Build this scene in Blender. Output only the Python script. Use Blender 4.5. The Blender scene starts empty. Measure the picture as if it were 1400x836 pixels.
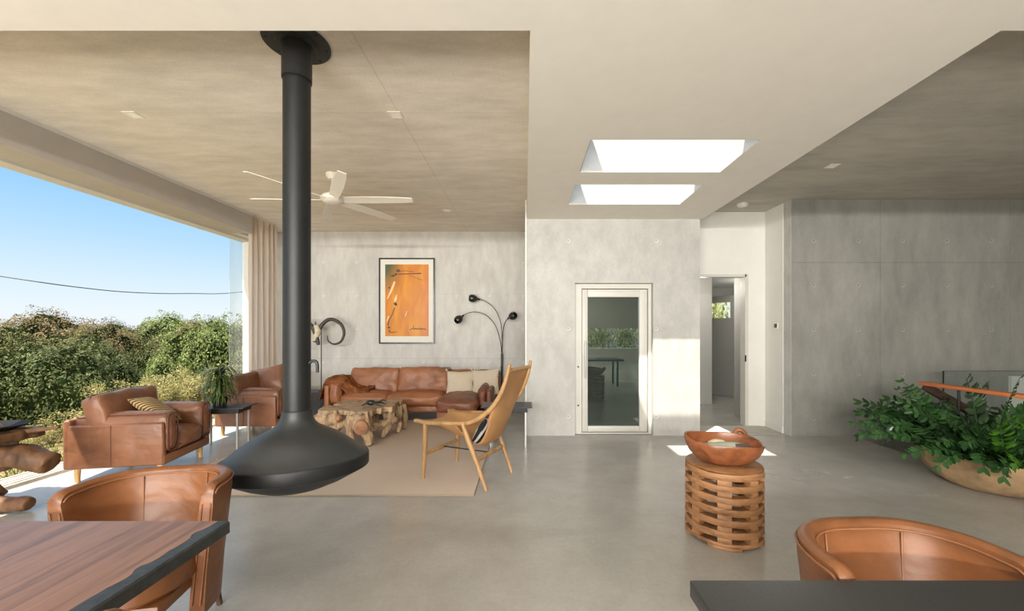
import bpy, bmesh, math, random
from math import sin, cos, pi, radians, atan2, sqrt
from mathutils import Vector, Matrix, noise as mnoise

C = bpy.context.scene.collection
H = 1.5                      # eye height
F = 540.0                    # focal length in pixels of a 1400 px wide frame

# ------------------------------------------------------------------ materials
class NB:
    """small node builder"""
    def __init__(s, name):
        s.m = bpy.data.materials.new(name); s.m.use_nodes = True
        s.t = s.m.node_tree; s.n = s.t.nodes; s.n.clear()
        s.out = s.n.new('ShaderNodeOutputMaterial')
    def node(s, typ, **kw):
        n = s.n.new(typ)
        for k, v in kw.items():
            if k.startswith('i_'):
                key = k[2:]
                n.inputs[int(key) if key.isdigit() else key].default_value = v
            else: setattr(n, k, v)
        return n
    def link(s, a, b): s.t.links.new(a, b)
    def math(s, op, a, b=None, c=None):
        n = s.n.new('ShaderNodeMath'); n.operation = op
        for i, v in enumerate((a, b, c)):
            if v is None: continue
            if isinstance(v, (int, float)): n.inputs[i].default_value = v
            else: s.link(v, n.inputs[i])
        return n.outputs[0]
    def mix(s, fac, a, b, blend='MIX'):
        n = s.n.new('ShaderNodeMix'); n.data_type = 'RGBA'; n.blend_type = blend
        for i, v in ((0, fac), (6, a), (7, b)):
            if isinstance(v, (int, float)): n.inputs[i].default_value = v
            elif isinstance(v, tuple): n.inputs[i].default_value = (*v, 1) if len(v) == 3 else v
            else: s.link(v, n.inputs[i])
        return n.outputs[2]
    def ramp(s, fac, stops, interp='LINEAR'):
        n = s.n.new('ShaderNodeValToRGB'); n.color_ramp.interpolation = interp
        e = n.color_ramp.elements
        while len(e) < len(stops): e.new(0.5)
        for el, (p, c) in zip(e, stops):
            el.position = p
            el.color = (*c, 1) if isinstance(c, tuple) else (c, c, c, 1)
        s.link(fac, n.inputs[0])
        return n.outputs[0]
    def coord(s, kind='Object'):
        if kind == 'Position': return s.n.new('ShaderNodeNewGeometry').outputs['Position']
        return s.n.new('ShaderNodeTexCoord').outputs[kind]
    def scale(s, vec, sc, loc=(0, 0, 0), rot=(0, 0, 0)):
        n = s.n.new('ShaderNodeMapping'); s.link(vec, n.inputs[0])
        n.inputs['Location'].default_value = loc; n.inputs['Rotation'].default_value = rot
        n.inputs['Scale'].default_value = sc
        return n.outputs[0]
    def noise(s, vec, sc=5, det=4, rough=.55, dist=0, color=False):
        n = s.n.new('ShaderNodeTexNoise'); s.link(vec, n.inputs['Vector'])
        n.inputs['Scale'].default_value = sc; n.inputs['Detail'].default_value = det
        n.inputs['Roughness'].default_value = rough; n.inputs['Distortion'].default_value = dist
        return n.outputs['Color' if color else 'Fac']
    def bump(s, h, strength=.3, dist=.01):
        n = s.n.new('ShaderNodeBump'); s.link(h, n.inputs['Height'])
        n.inputs['Strength'].default_value = strength; n.inputs['Distance'].default_value = dist
        return n.outputs[0]
    def pbr(s, color, rough=.5, metal=0, spec=.5, normal=None, **kw):
        p = s.n.new('ShaderNodeBsdfPrincipled')
        for key, v in (('Base Color', color), ('Roughness', rough), ('Metallic', metal), ('Specular IOR Level', spec)):
            if isinstance(v, tuple): p.inputs[key].default_value = (*v, 1)
            elif isinstance(v, (int, float)): p.inputs[key].default_value = v
            else: s.link(v, p.inputs[key])
        if normal is not None: s.link(normal, p.inputs['Normal'])
        for k, v in kw.items(): p.inputs[k.replace('_', ' ')].default_value = v
        s.link(p.outputs[0], s.out.inputs[0])
        return p

def srgb(r, g, b):
    f = lambda c: (c / 255 / 12.92) if c / 255 <= .04045 else ((c / 255 + .055) / 1.055) ** 2.4
    return (f(r), f(g), f(b))

def plain(name, col, rough=.5, metal=0, spec=.5, var=.12, nscale=6, bump=0, bscale=80):
    b = NB(name); v = b.coord()
    n = b.noise(v, nscale, 4)
    lo = tuple(c * (1 - var) for c in col); hi = tuple(min(1, c * (1 + var)) for c in col)
    c = b.ramp(n, [(.3, lo), (.7, hi)])
    nm = b.bump(b.noise(v, bscale, 3), bump, .004) if bump else None
    b.pbr(c, rough, metal, spec, nm)
    return b.m

def concrete(name, col, axes=None, holes=None, lines=(), streak=(1, 1, .35), var=.16, rough=.75):
    """cast concrete; holes=(axis,u0,z0,step) gives the tie holes, lines=((axis,pos,width,dark)...)"""
    b = NB(name); p = b.coord('Position')
    big = b.noise(b.scale(p, streak), .9, 5, .6, .4)
    mid = b.noise(b.scale(p, tuple(4 * x for x in streak), (3, 1, 7)), 1.6, 6, .65)
    fine = b.noise(p, 60, 3)
    lo = tuple(c * (1 - var) for c in col); hi = tuple(c * (1 + var * .7) for c in col)
    c1 = b.ramp(big, [(.28, lo), (.72, hi)])
    c2 = b.ramp(mid, [(.3, .82), (.62, 1.0), (.8, 1.06)])
    c = b.mix(1, c1, c2, 'MULTIPLY')
    c = b.mix(.25, c, b.ramp(fine, [(.3, .75), (.7, 1.1)]), 'MULTIPLY')
    sx = b.n.new('ShaderNodeSeparateXYZ'); b.link(p, sx.inputs[0])
    ax = {'x': sx.outputs[0], 'y': sx.outputs[1], 'z': sx.outputs[2]}
    for a, pos, w, dark in lines:
        d = b.math('ABSOLUTE', b.math('SUBTRACT', ax[a], pos))
        m = b.math('LESS_THAN', d, w)
        m = b.math('MULTIPLY', m, b.ramp(mid, [(.25, 1.0), (.75, .45)]))
        c = b.mix(b.math('MULTIPLY', m, .8), c, tuple(x * dark for x in col))
    if holes:
        a, u0, z0, st = holes
        def cell(x, o):
            f = b.math('FRACT', b.math('ADD', b.math('DIVIDE', b.math('SUBTRACT', x, o), st), .5))
            return b.math('MULTIPLY', b.math('SUBTRACT', f, .5), st)
        u = cell(ax[a], u0); v = cell(ax['z'], z0)
        r = b.math('SQRT', b.math('ADD', b.math('MULTIPLY', u, u), b.math('MULTIPLY', v, v)))
        ring = b.math('LESS_THAN', r, .026)
        core = b.math('LESS_THAN', b.math('SQRT', b.math('ADD', b.math('POWER', b.math('ADD', u, .004), 2), b.math('POWER', b.math('SUBTRACT', v, .006), 2))), .011)
        c = b.mix(b.math('MULTIPLY', ring, .55), c, tuple(min(1, x * 1.35) for x in col))
        c = b.mix(b.math('MULTIPLY', core, .8), c, tuple(x * .35 for x in col))
    nm = b.bump(b.math('ADD', fine, b.math('MULTIPLY', mid, 2)), .12, .006)
    b.pbr(c, rough, 0, .3, nm)
    return b.m

def leather(name, col, dark, rough=.42, wr=.5):
    b = NB(name); v = b.coord()
    n = b.noise(v, 3.2, 5, .6, .6)
    c = b.ramp(n, [(.25, dark), (.55, col), (.8, tuple(min(1, x * 1.22) for x in col))])
    w = b.noise(b.scale(v, (1, 1, 1.3)), 4.0, 2.5, .45, .35)
    vo = b.node('ShaderNodeTexVoronoi', i_Scale=220.0); b.link(v, vo.inputs['Vector'])
    nm0 = b.bump(w, wr, .05)
    bp = b.node('ShaderNodeBump', i_Strength=.12, i_Distance=.002)
    b.link(vo.outputs['Distance'], bp.inputs['Height']); b.link(nm0, bp.inputs['Normal'])
    b.pbr(c, b.ramp(n, [(.2, rough - .08), (.8, rough + .1)]), 0, .45, bp.outputs[0])
    return b.m

def wood(name, col, dark, sc=(1, 1, .12), nsc=14, rough=.5, spec=.4, contrast=1.0, crev_shade=False):
    b = NB(name); v = b.coord()
    sv = b.scale(v, sc)
    g = b.noise(sv, nsc, 6, .6, .8)
    g2 = b.noise(sv, nsc * 4, 3, .6)
    c = b.ramp(g, [(.28, dark), (.5, col), (.75, tuple(min(1, x * 1.2) for x in col))])
    c = b.mix(.35 * contrast, c, b.ramp(g2, [(.3, .6), (.7, 1.15)]), 'MULTIPLY')
    if crev_shade:
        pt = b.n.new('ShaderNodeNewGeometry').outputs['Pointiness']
        c = b.mix(1, c, b.ramp(pt, [(.42, .22), (.5, .95), (.58, 1.25)]), 'MULTIPLY')  # hollows painted darker and ridges lighter, shade put into the colour
    b.pbr(c, rough, 0, spec, b.bump(g, .25 if crev_shade else .15, .008 if crev_shade else .004))
    return b.m

def leafmat(name, cols, rough=.45, trans=.25, spec=.4, gain=1.0):
    """colour varies leaf by leaf"""
    b = NB(name)
    g = b.n.new('ShaderNodeNewGeometry')
    big = b.noise(b.coord(), 1.7, 3)
    f = b.math('ADD', b.math('MULTIPLY', g.outputs['Random Per Island'], .65), b.math('MULTIPLY', big, .45))
    n = len(cols); cols = [tuple(gain * q for q in cc) for cc in cols]
    c = b.ramp(f, [(.1 + .85 * i / (n - 1), cc) for i, cc in enumerate(cols)])
    p = b.pbr(c, rough, 0, spec)
    tr = b.n.new('ShaderNodeBsdfTranslucent'); b.link(c, tr.inputs[0])
    mx = b.n.new('ShaderNodeMixShader'); mx.inputs[0].default_value = trans
    b.link(p.outputs[0], mx.inputs[1]); b.link(tr.outputs[0], mx.inputs[2])
    b.link(mx.outputs[0], b.out.inputs[0])
    return b.m

def glass(name, tint=(1, 1, 1), refl=.06, haze=0.0):
    b = NB(name)
    t = b.node('ShaderNodeBsdfTransparent'); t.inputs[0].default_value = (*tint, 1)
    g = b.node('ShaderNodeBsdfGlossy', i_Roughness=.02)
    mx = b.n.new('ShaderNodeMixShader'); mx.inputs[0].default_value = refl
    b.link(t.outputs[0], mx.inputs[1]); b.link(g.outputs[0], mx.inputs[2])
    last = mx
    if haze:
        d = b.node('ShaderNodeBsdfDiffuse'); d.inputs[0].default_value = (.9, .92, .93, 1)  # pale veil: hazy reflection put into the glass colour
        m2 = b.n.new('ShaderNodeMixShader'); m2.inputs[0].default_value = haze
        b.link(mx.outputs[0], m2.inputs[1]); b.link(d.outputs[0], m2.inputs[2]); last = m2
    b.link(last.outputs[0], b.out.inputs[0])
    return b.m

CON = srgb(196, 190, 178)
M = {}
M['conc_sofa'] = concrete('concrete sofa wall', (.60, .582, .54), holes=('x', -1.93, 2.81, .63), lines=(('z', .98, .005, .7), ('z', 2.2, .004, .8)))
M['conc_door'] = concrete('concrete door wall', (.52, .508, .475), holes=('x', .62, 2.79, 1.26), streak=(.8, 1, .5), var=.13)
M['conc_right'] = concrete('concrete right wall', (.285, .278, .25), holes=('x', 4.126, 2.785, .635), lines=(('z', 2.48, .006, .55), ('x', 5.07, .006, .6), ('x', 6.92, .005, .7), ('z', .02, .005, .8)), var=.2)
M['conc_ceil'] = concrete('concrete ceiling', (.74, .68, .58), streak=(.35, 1.2, 1), var=.12, lines=(('x', -1.09, .006, .7), ('y', 3.40, .004, .75), ('x', -2.75, .005, .8), ('y', 5.9, .004, .8), ('x', .9, .005, .8)))
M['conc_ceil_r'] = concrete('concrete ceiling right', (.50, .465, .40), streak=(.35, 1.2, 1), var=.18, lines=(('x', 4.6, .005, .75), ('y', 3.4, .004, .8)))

def floor_mat():
    b = NB('polished concrete floor'); p = b.coord('Position')
    big = b.noise(b.scale(p, (.6, 1, 1)), .8, 6, .6, .5)
    mid = b.noise(p, 3.0, 6, .65, .3)
    fine = b.noise(p, 90, 3)
    c = b.ramp(big, [(.25, (.33, .315, .285)), (.5, (.405, .388, .355)), (.75, (.475, .458, .425))])
    c = b.mix(1, c, b.ramp(mid, [(.25, .86), (.75, 1.06)]), 'MULTIPLY')
    c = b.mix(.25, c, b.ramp(b.noise(p, 38, 4), [(.3, .78), (.7, 1.1)]), 'MULTIPLY')
    r = b.ramp(big, [(.2, .20), (.8, .30)])
    b.pbr(c, r, 0, .5, b.bump(big, .02, .02))
    return b.m
M['floor'] = floor_mat()
M['white'] = plain('white plaster', srgb(228, 223, 213), .8, var=.02, spec=.2)
M['shaft'] = plain('dimmed rooflight shaft', (.52, .52, .505), .8, var=.02, spec=.1)  # white shaft toned grey so its unlit side reads shaded
M['white_hall'] = plain('white hall paint', srgb(220, 218, 211), .7, var=.02, spec=.3)
M['alu'] = plain('pale grey aluminium', srgb(200, 197, 188), .45, 0, .5, var=.03)
M['alu_dark'] = plain('warm grey aluminium', srgb(170, 163, 154), .5, 0, .4, var=.04)
M['black_metal'] = plain('matt black steel', (.018, .019, .019), .5, 0, .45, var=.2, bump=.03)
M['fire_metal'] = plain('charcoal painted steel', (.011, .0115, .0115), .45, 0, .32, var=.25, nscale=3, bump=.04, bscale=40)
M['fire_bowl'] = plain('charcoal painted fire bowl', (.021, .022, .022), .45, 0, .42, var=.3, nscale=3, bump=.04, bscale=40)
M['lamp_black'] = plain('glossy black lamp metal', (.015, .016, .014), .25, 0, .6, var=.1)
M['leather_chair'] = leather('tan armchair leather', srgb(128, 84, 58), srgb(100, 64, 44), .42)
M['leather_sofa'] = leather('tan sofa leather', srgb(150, 97, 64), srgb(118, 74, 48), .42)
M['leather_chaise'] = leather('brown chaise leather', srgb(122, 74, 52), srgb(90, 52, 36), .45)
M['leather_tub'] = leather('cognac tub leather', srgb(124, 78, 46), srgb(94, 57, 32), .36, .4)
M['piping'] = plain('dark leather piping', srgb(92, 50, 32), .5, var=.1)
M['piping_tub'] = plain('cognac leather seam', srgb(138, 92, 60), .45, var=.1)
M['oak'] = wood('light oak', srgb(214, 170, 112), srgb(180, 132, 78), (1, 1, .15), 16)
M['chair_oak'] = wood('honey oak', srgb(170, 132, 88), srgb(138, 100, 60), (1, 1, .3), 14, .42)
M['sling'] = leather('honey saddle leather', srgb(170, 126, 80), srgb(144, 102, 60), .5, .15)
M['table_wood'] = wood('walnut slab', srgb(134, 98, 78), srgb(94, 65, 50), (1.3, .10, 1), 16, .34, .4, 1.2)
M['resin'] = plain('black resin edge', (.02, .022, .022), .28, 0, .5, var=.6, nscale=30, bump=.25, bscale=60)
M['slate_top'] = plain('dark charcoal table top', (.030, .031, .032), .4, 0, .5, var=.25, nscale=120, bump=.08, bscale=200)
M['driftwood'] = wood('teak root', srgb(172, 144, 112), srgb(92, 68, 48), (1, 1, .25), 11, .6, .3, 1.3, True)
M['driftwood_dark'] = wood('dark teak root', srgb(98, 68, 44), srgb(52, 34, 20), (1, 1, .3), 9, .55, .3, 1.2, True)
M['cut_wood'] = wood('sawn root end', srgb(160, 118, 88), srgb(128, 88, 62), (1, 1, 1), 10, .55, .3)
M['stool_wood'] = wood('stool mango wood', srgb(154, 110, 73), srgb(92, 60, 37), (.5, .5, 1.6), 11, .5, .35)
M['bowl_wood'] = wood('red carved wood', srgb(142, 84, 50), srgb(90, 48, 26), (.7, 1, 1), 7, .3, .5)
M['rail_wood'] = wood('orange hardwood rail', srgb(206, 118, 70), srgb(170, 88, 50), (1, .1, 1), 14, .45)
M['dark_wood'] = wood('dark brown stair rail', srgb(78, 56, 46), srgb(52, 36, 30), (.2, 1, 1), 14, .5)
M['fabric_curtain'] = plain('pale curtain cloth', srgb(212, 198, 186), .9, var=.04, spec=.1)
M['paper'] = plain('white mat board', srgb(222, 219, 208), .8, var=.02)
M['white_gloss'] = plain('white enamel', srgb(225, 219, 206), .4, var=.02)
M['steel'] = plain('brushed steel', srgb(190, 188, 184), .35, .7, .5, var=.05)
M['matt_black'] = plain('matt black glaze', (.010, .010, .011), .8, 0, .12, var=.2)
M['plinth'] = plain('blue grey plinth', srgb(92, 96, 102), .6, var=.06)
M['horn'] = plain('dark ridged horn', srgb(62, 54, 48), .5, var=.35, nscale=40, bump=.5, bscale=60)
M['bone'] = plain('weathered bone', srgb(196, 184, 160), .7, var=.15, nscale=20, bump=.2)
M['stone'] = plain('honey stone', srgb(152, 124, 90), .85, var=.35, nscale=7, bump=.5, bscale=35)
M['soil'] = plain('dark soil', (.03, .022, .015), .9, var=.4, nscale=40)
M['terra'] = plain('outdoor earth', srgb(120, 104, 68), .95, var=.4, nscale=2, bump=.6, bscale=20)
M['dark_room'] = plain('grey corridor paint', srgb(168, 166, 160), .6, var=.03)
M['matte_grey'] = plain('grey entry mat', srgb(186, 182, 172), .95, var=.1, nscale=60, bump=.3, bscale=200)
M['emit_white'] = plain('frosted lamp diffuser', srgb(245, 240, 228), .4, var=.01)
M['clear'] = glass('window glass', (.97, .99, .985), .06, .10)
M['clear_sky'] = glass('rooflight glass', (1, 1, 1), .02)
M['balus'] = glass('balustrade glass', (.9, .93, .92), .07, .02)
M['twig'] = plain('twig bark', srgb(96, 74, 50), .9, var=.2)
M['cable'] = plain('weathered cable', srgb(70, 74, 78), .7, var=.2)
M['red_leather_thing'] = plain('black carved wood', (.02, .017, .014), .3, var=.3)

def door_glass():
    b = NB('dark door glass')
    d = b.node('ShaderNodeBsdfDiffuse'); d.inputs[0].default_value = (.022, .032, .029, 1)
    g = b.node('ShaderNodeBsdfGlossy', i_Roughness=.0); g.inputs[0].default_value = (.9, 1, .95, 1)
    mx = b.n.new('ShaderNodeMixShader'); mx.inputs[0].default_value = .15
    b.link(d.outputs[0], mx.inputs[1]); b.link(g.outputs[0], mx.inputs[2]); b.link(mx.outputs[0], b.out.inputs[0])
    return b.m
M['door_glass'] = door_glass()

def rug_mat():
    b = NB('woven sand rug'); v = b.coord('Position')
    w = b.node('ShaderNodeTexWave', i_Scale=45.0, i_Distortion=1.5); b.link(v, w.inputs['Vector'])
    n = b.noise(v, 160, 2); n2 = b.noise(v, 2.0, 4)
    c = b.mix(.5, b.ramp(n, [(.3, srgb(178, 160, 144)), (.7, srgb(226, 210, 194))]), b.ramp(n2, [(.3, srgb(194, 176, 158)), (.7, srgb(210, 192, 174))]))
    c = b.mix(.2, c, w.outputs['Color'], 'MULTIPLY')
    b.pbr(c, .95, 0, .1, b.bump(n, .6, .005))
    return b.m
M['rug'] = rug_mat()
M['rug_edge'] = plain('rug binding', srgb(150, 134, 112), .9, var=.1)

def knit(name, a, bcol, sc=16, rot=0.6):
    b = NB(name); v = b.scale(b.coord(), (1, 1, 1), rot=(0, 0, rot))
    w = b.node('ShaderNodeTexWave', i_Scale=float(sc), i_Distortion=.6); b.link(v, w.inputs['Vector'])
    n = b.noise(v, 90, 3)
    c = b.ramp(w.outputs['Fac'], [(.25, bcol), (.5, a), (1, a)])
    c = b.mix(.35, c, b.ramp(n, [(.3, .6), (.7, 1.1)]), 'MULTIPLY')
    b.pbr(c, .95, 0, .1, b.bump(b.math('ADD', w.outputs['Fac'], n), .7, .012))
    return b.m
M['knit_stripe'] = knit('striped knit', srgb(206, 178, 130), srgb(96, 70, 42), 11, .35)
M['knit_cream'] = knit('cream cable knit', srgb(236, 222, 200), srgb(208, 190, 162), 14, 0.5)
M['weave_bw'] = knit('black and white weave', (.02, .02, .022), (.55, .53, .5), 5, 0.1)

def throw_mat():
    b = NB('rust throw'); v = b.coord()
    n = b.noise(v, 4, 5, .6, 1.5); w = b.noise(b.scale(v, (1, 6, 6)), 5, 4)
    c = b.ramp(n, [(.3, srgb(84, 46, 28)), (.5, srgb(130, 78, 46)), (.72, srgb(152, 108, 62))])
    b.pbr(c, .85, 0, .1, b.bump(w, .8, .05))
    return b.m
M['throw'] = throw_mat()

M['leaf_dark'] = leafmat('dark green leaves', [(.012, .020, .005), (.050, .066, .017), (.11, .13, .034), (.18, .19, .06)], .55, .2, .2, gain=.82)
M['leaf_olive'] = leafmat('olive leaves', [(.03, .036, .012), (.10, .105, .03), (.19, .18, .058), (.26, .23, .09)], .6, .2, .2, gain=.82)
M['leaf_brown'] = leafmat('russet leaves', [(.045, .042, .018), (.15, .115, .05), (.27, .18, .085), (.22, .18, .075)], .65, .2, .15, gain=.82)
M['leaf_light'] = leafmat('light green leaves', [(.03, .05, .012), (.11, .15, .035), (.25, .30, .08), (.42, .46, .18)], .5, .35, .25, gain=.82)
M['leaf_rear'] = leafmat('sunlit backlit leaves', [(.05, .07, .02), (.30, .33, .12), (.75, .75, .40), (.9, .88, .6)], .5, .75)  # leaves made extra pale, backlight put into their colour
M['leaf_yellow'] = leafmat('yellow green leaves', [(.10, .10, .03), (.26, .24, .08), (.44, .38, .15), (.62, .52, .26)], .6, .35, .2, gain=.82)
M['leaf_zz'] = leafmat('glossy dark leaves', [(.008, .028, .009), (.018, .055, .016), (.036, .095, .026), (.055, .13, .04)], .25, .12, .5)
M['leaf_zz_new'] = leafmat('bright new leaves', [(.03, .10, .012), (.06, .17, .02), (.12, .26, .03)], .22, .2, .5)
M['leaf_strap'] = leafmat('strap leaves', [(.02, .04, .01), (.06, .10, .02), (.12, .17, .04)], .4, .25)
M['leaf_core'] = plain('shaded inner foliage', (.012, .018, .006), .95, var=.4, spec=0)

def art_mat():
    b = NB('orange abstract print'); g = b.coord('Generated')
    s = b.n.new('ShaderNodeSeparateXYZ'); b.link(g, s.inputs[0])
    x, z = s.outputs[0], s.outputs[2]
    n = b.noise(b.scale(g, (2.5, 1, 1.2), rot=(0, .5, 0)), 2.2, 4, .5, .8)
    base = b.ramp(n, [(.3, srgb(186, 104, 6)), (.55, srgb(202, 126, 10)), (.75, srgb(214, 144, 22))])
    gm = b.math('MULTIPLY', b.math('MAXIMUM', b.math('SUBTRACT', 1.0, b.math('MULTIPLY', x, 2.4)), 0.0), b.math('MAXIMUM', b.math('MULTIPLY', b.math('SUBTRACT', z, .58), 3.4), 0.0))
    gm = b.math('MAXIMUM', b.math('MINIMUM', gm, 1.0), 0.0)
    c = b.mix(gm, base, srgb(74, 88, 52))
    rm = b.math('MAXIMUM', b.math('MINIMUM', b.math('MULTIPLY', b.math('SUBTRACT', x, .82), 3.0), .6), 0.0)
    c = b.mix(rm, c, srgb(196, 92, 44))
    b.pbr(c, .35, 0, .4)
    return b.m
M['art'] = art_mat()
M['ink'] = plain('black ink', (.01, .01, .01), .5, var=.1)
M['ink_pale'] = plain('pale paint stroke', srgb(240, 200, 150), .5, var=.1)
M['sage'] = plain('sage stone', srgb(168, 178, 160), .5, var=.2, nscale=12)
M['sand_stone'] = plain('sand coloured stone', srgb(226, 206, 164), .6, var=.1, nscale=12)
M['char_stone'] = plain('banded charcoal stone', srgb(80, 78, 76), .4, var=.6, nscale=14)

# ------------------------------------------------------------------ mesh helpers
def link(o, parent=None):
    C.objects.link(o)
    if parent: o.parent = parent
    return o
def obj(name, bm, mat, parent=None, smooth=True, mats=None):
    me = bpy.data.meshes.new(name)
    bmesh.ops.recalc_face_normals(bm, faces=bm.faces)
    bm.to_mesh(me); bm.free()
    for m in (mats or [mat]): me.materials.append(m)
    if smooth:
        for p in me.polygons: p.use_smooth = True
        try: me.set_sharp_from_angle(angle=radians(40))
        except Exception: pass
    return link(bpy.data.objects.new(name, me), parent)
def raw(name, verts, faces, mat, parent=None, smooth=True, mats=None, fm=None):
    me = bpy.data.meshes.new(name); me.from_pydata(verts, [], faces); me.update()
    for m in (mats or [mat]): me.materials.append(m)
    if fm: me.polygons.foreach_set('material_index', fm)
    if smooth: me.polygons.foreach_set('use_smooth', [True] * len(me.polygons))
    return link(bpy.data.objects.new(name, me), parent)
def thing(name, label, cat, loc=(0, 0, 0), rz=0, group=None):
    o = bpy.data.objects.new(name, None); C.objects.link(o)
    o.empty_display_size = .1
    o.location = loc; o.rotation_euler = (0, 0, rz)
    return tag(o, label, cat, group)
def tag(o, label, cat, group=None, kind=None):
    o['label'] = label; o['category'] = cat
    if group: o['group'] = group
    if kind: o['kind'] = kind
    return o
def struct(o):
    o['kind'] = 'structure'; return o
def dup(root, loc=None, rz=None, label=None, group=None):
    r = root.copy(); C.objects.link(r)
    if loc is not None: r.location = loc
    if rz is not None: r.rotation_euler = (0, 0, rz)
    if label: r['label'] = label
    if group: r['group'] = group
    for ch in list(root.children):
        c = ch.copy(); C.objects.link(c); c.parent = r
        for g in list(ch.children):
            d = g.copy(); C.objects.link(d); d.parent = c
    return r

def box(bm, x0, x1, y0, y1, z0, z1, mat=None):
    m = Matrix.Translation(((x0 + x1) / 2, (y0 + y1) / 2, (z0 + z1) / 2)) @ Matrix.Diagonal((abs(x1 - x0), abs(y1 - y0), abs(z1 - z0), 1))
    if mat is not None: m = mat @ m
    return bmesh.ops.create_cube(bm, size=1, matrix=m)['verts']
def rbox(bm, x0, x1, y0, y1, z0, z1, r=.02, seg=3, mat=None):
    t = bmesh.new(); box(t, x0, x1, y0, y1, z0, z1)
    bmesh.ops.bevel(t, geom=t.edges[:], offset=r, segments=seg, profile=.5, affect='EDGES')
    add(bm, t, mat)
def add(bm, t, mat=None):
    if mat is not None: bmesh.ops.transform(t, matrix=mat, verts=t.verts)
    me = bpy.data.meshes.new('tmp'); t.to_mesh(me); t.free(); bm.from_mesh(me); bpy.data.meshes.remove(me)
def BX(*a, **k):
    bm = bmesh.new(); box(bm, *a, **k); return bm
def RB(*a, **k):
    bm = bmesh.new(); rbox(bm, *a, **k); return bm
def catmull(pts, n=6):
    if len(pts) < 3: return [Vector(p) for p in pts]
    P = [Vector(p) for p in pts]; P = [P[0] * 2 - P[1]] + P + [P[-1] * 2 - P[-2]]
    out = []
    for i in range(1, len(P) - 2):
        for k in range(n):
            t = k / n; a, b, c, d = P[i - 1:i + 3]
            out.append(.5 * ((2 * b) + (c - a) * t + (2 * a - 5 * b + 4 * c - d) * t * t + (-a + 3 * b - 3 * c + d) * t ** 3))
    out.append(P[-2]); return out
def tube(bm, pts, r, seg=10, n=0, cap=True, sx=1.0):
    """round tube along pts; r a number or list; n>0 smooths the path"""
    k0 = len(pts)
    if n and k0 > 2:
        rr = r if isinstance(r, (list, tuple)) else [r] * k0
        pp = catmull(pts, n); m = len(pp)
        R = []
        for i in range(m):
            f = i / (m - 1) * (k0 - 1); a = min(int(f), k0 - 2); R.append(rr[a] + (rr[a + 1] - rr[a]) * (f - a))
    else:
        pp = [Vector(p) for p in pts]; m = len(pp)
        R = r if isinstance(r, (list, tuple)) else [r] * m
    rings = []; up = None
    for i, p in enumerate(pp):
        d = (pp[min(i + 1, m - 1)] - pp[max(i - 1, 0)]).normalized()
        if up is None:
            up = Vector((0, 0, 1)) if abs(d.z) < .9 else Vector((1, 0, 0))
        s = d.cross(up).normalized(); up = s.cross(d).normalized()
        rings.append([bm.verts.new(p + (s * cos(2 * pi * j / seg) * sx + up * sin(2 * pi * j / seg)) * R[i]) for j in range(seg)])
    for a, b in zip(rings, rings[1:]):
        for j in range(seg): bm.faces.new((a[j], a[(j + 1) % seg], b[(j + 1) % seg], b[j]))
    if cap:
        bm.faces.new(rings[0][::-1]); bm.faces.new(rings[-1])
def TB(*a, **k):
    bm = bmesh.new(); tube(bm, *a, **k); return bm
def lathe(bm, prof, seg=48, mat=None, sy=1.0):
    t = bmesh.new(); rings = []
    for r, z in prof:
        if r < 1e-5: rings.append([t.verts.new((0, 0, z))])
        else: rings.append([t.verts.new((r * cos(2 * pi * j / seg), r * sy * sin(2 * pi * j / seg), z)) for j in range(seg)])
    for a, b in zip(rings, rings[1:]):
        for j in range(seg):
            k = (j + 1) % seg
            if len(a) == 1 and len(b) == 1: continue
            if len(a) == 1: t.faces.new((a[0], b[j], b[k]))
            elif len(b) == 1: t.faces.new((a[j], a[k], b[0]))
            else: t.faces.new((a[j], a[k], b[k], b[j]))
    add(bm, t, mat)
def LT(*a, **k):
    bm = bmesh.new(); lathe(bm, *a, **k); return bm
def cushion(sx, sy, sz, puff=.25, corner=.06, wr=.008, seed=0, n=14, mat=None, pinch=0.0):
    """upholstered cushion: rounded box sx*sy*sz about the origin, swollen faces, slight wrinkles"""
    t = bmesh.new(); bmesh.ops.create_cube(t, size=2)
    bmesh.ops.subdivide_edges(t, edges=t.edges[:], cuts=n, use_grid_fill=True)
    off = Vector((seed * 3.1, seed * 1.7, seed * 2.3))
    hs = (sx / 2, sy / 2, sz / 2)
    for v in t.verts:
        c = v.co.copy()
        p = Vector((c.x * hs[0], c.y * hs[1], c.z * hs[2]))
        # rounded box
        q = Vector([max(-h + corner, min(h - corner, x)) for x, h in zip(p, hs)])
        d = p - q
        if d.length > 1e-6: p = q + d.normalized() * corner * min(1, d.length / corner * 1.0 if d.length < corner else 1)
        fx, fy, fz = (1 - c.x ** 2), (1 - c.y ** 2), (1 - c.z ** 2)
        m = min(hs)
        p.x += (1 if c.x > 0 else -1) * abs(c.x) * fy * fz * puff * m
        p.y += (1 if c.y > 0 else -1) * abs(c.y) * fx * fz * puff * m
        p.z += (1 if c.z > 0 else -1) * abs(c.z) * fx * fy * puff * m
        nn = mnoise.noise_vector(p * 5 + off) * wr * 2 + mnoise.noise_vector(p * 14 + off) * wr
        v.co = p + nn
    if mat is not None: bmesh.ops.transform(t, matrix=mat, verts=t.verts)
    return t
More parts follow.
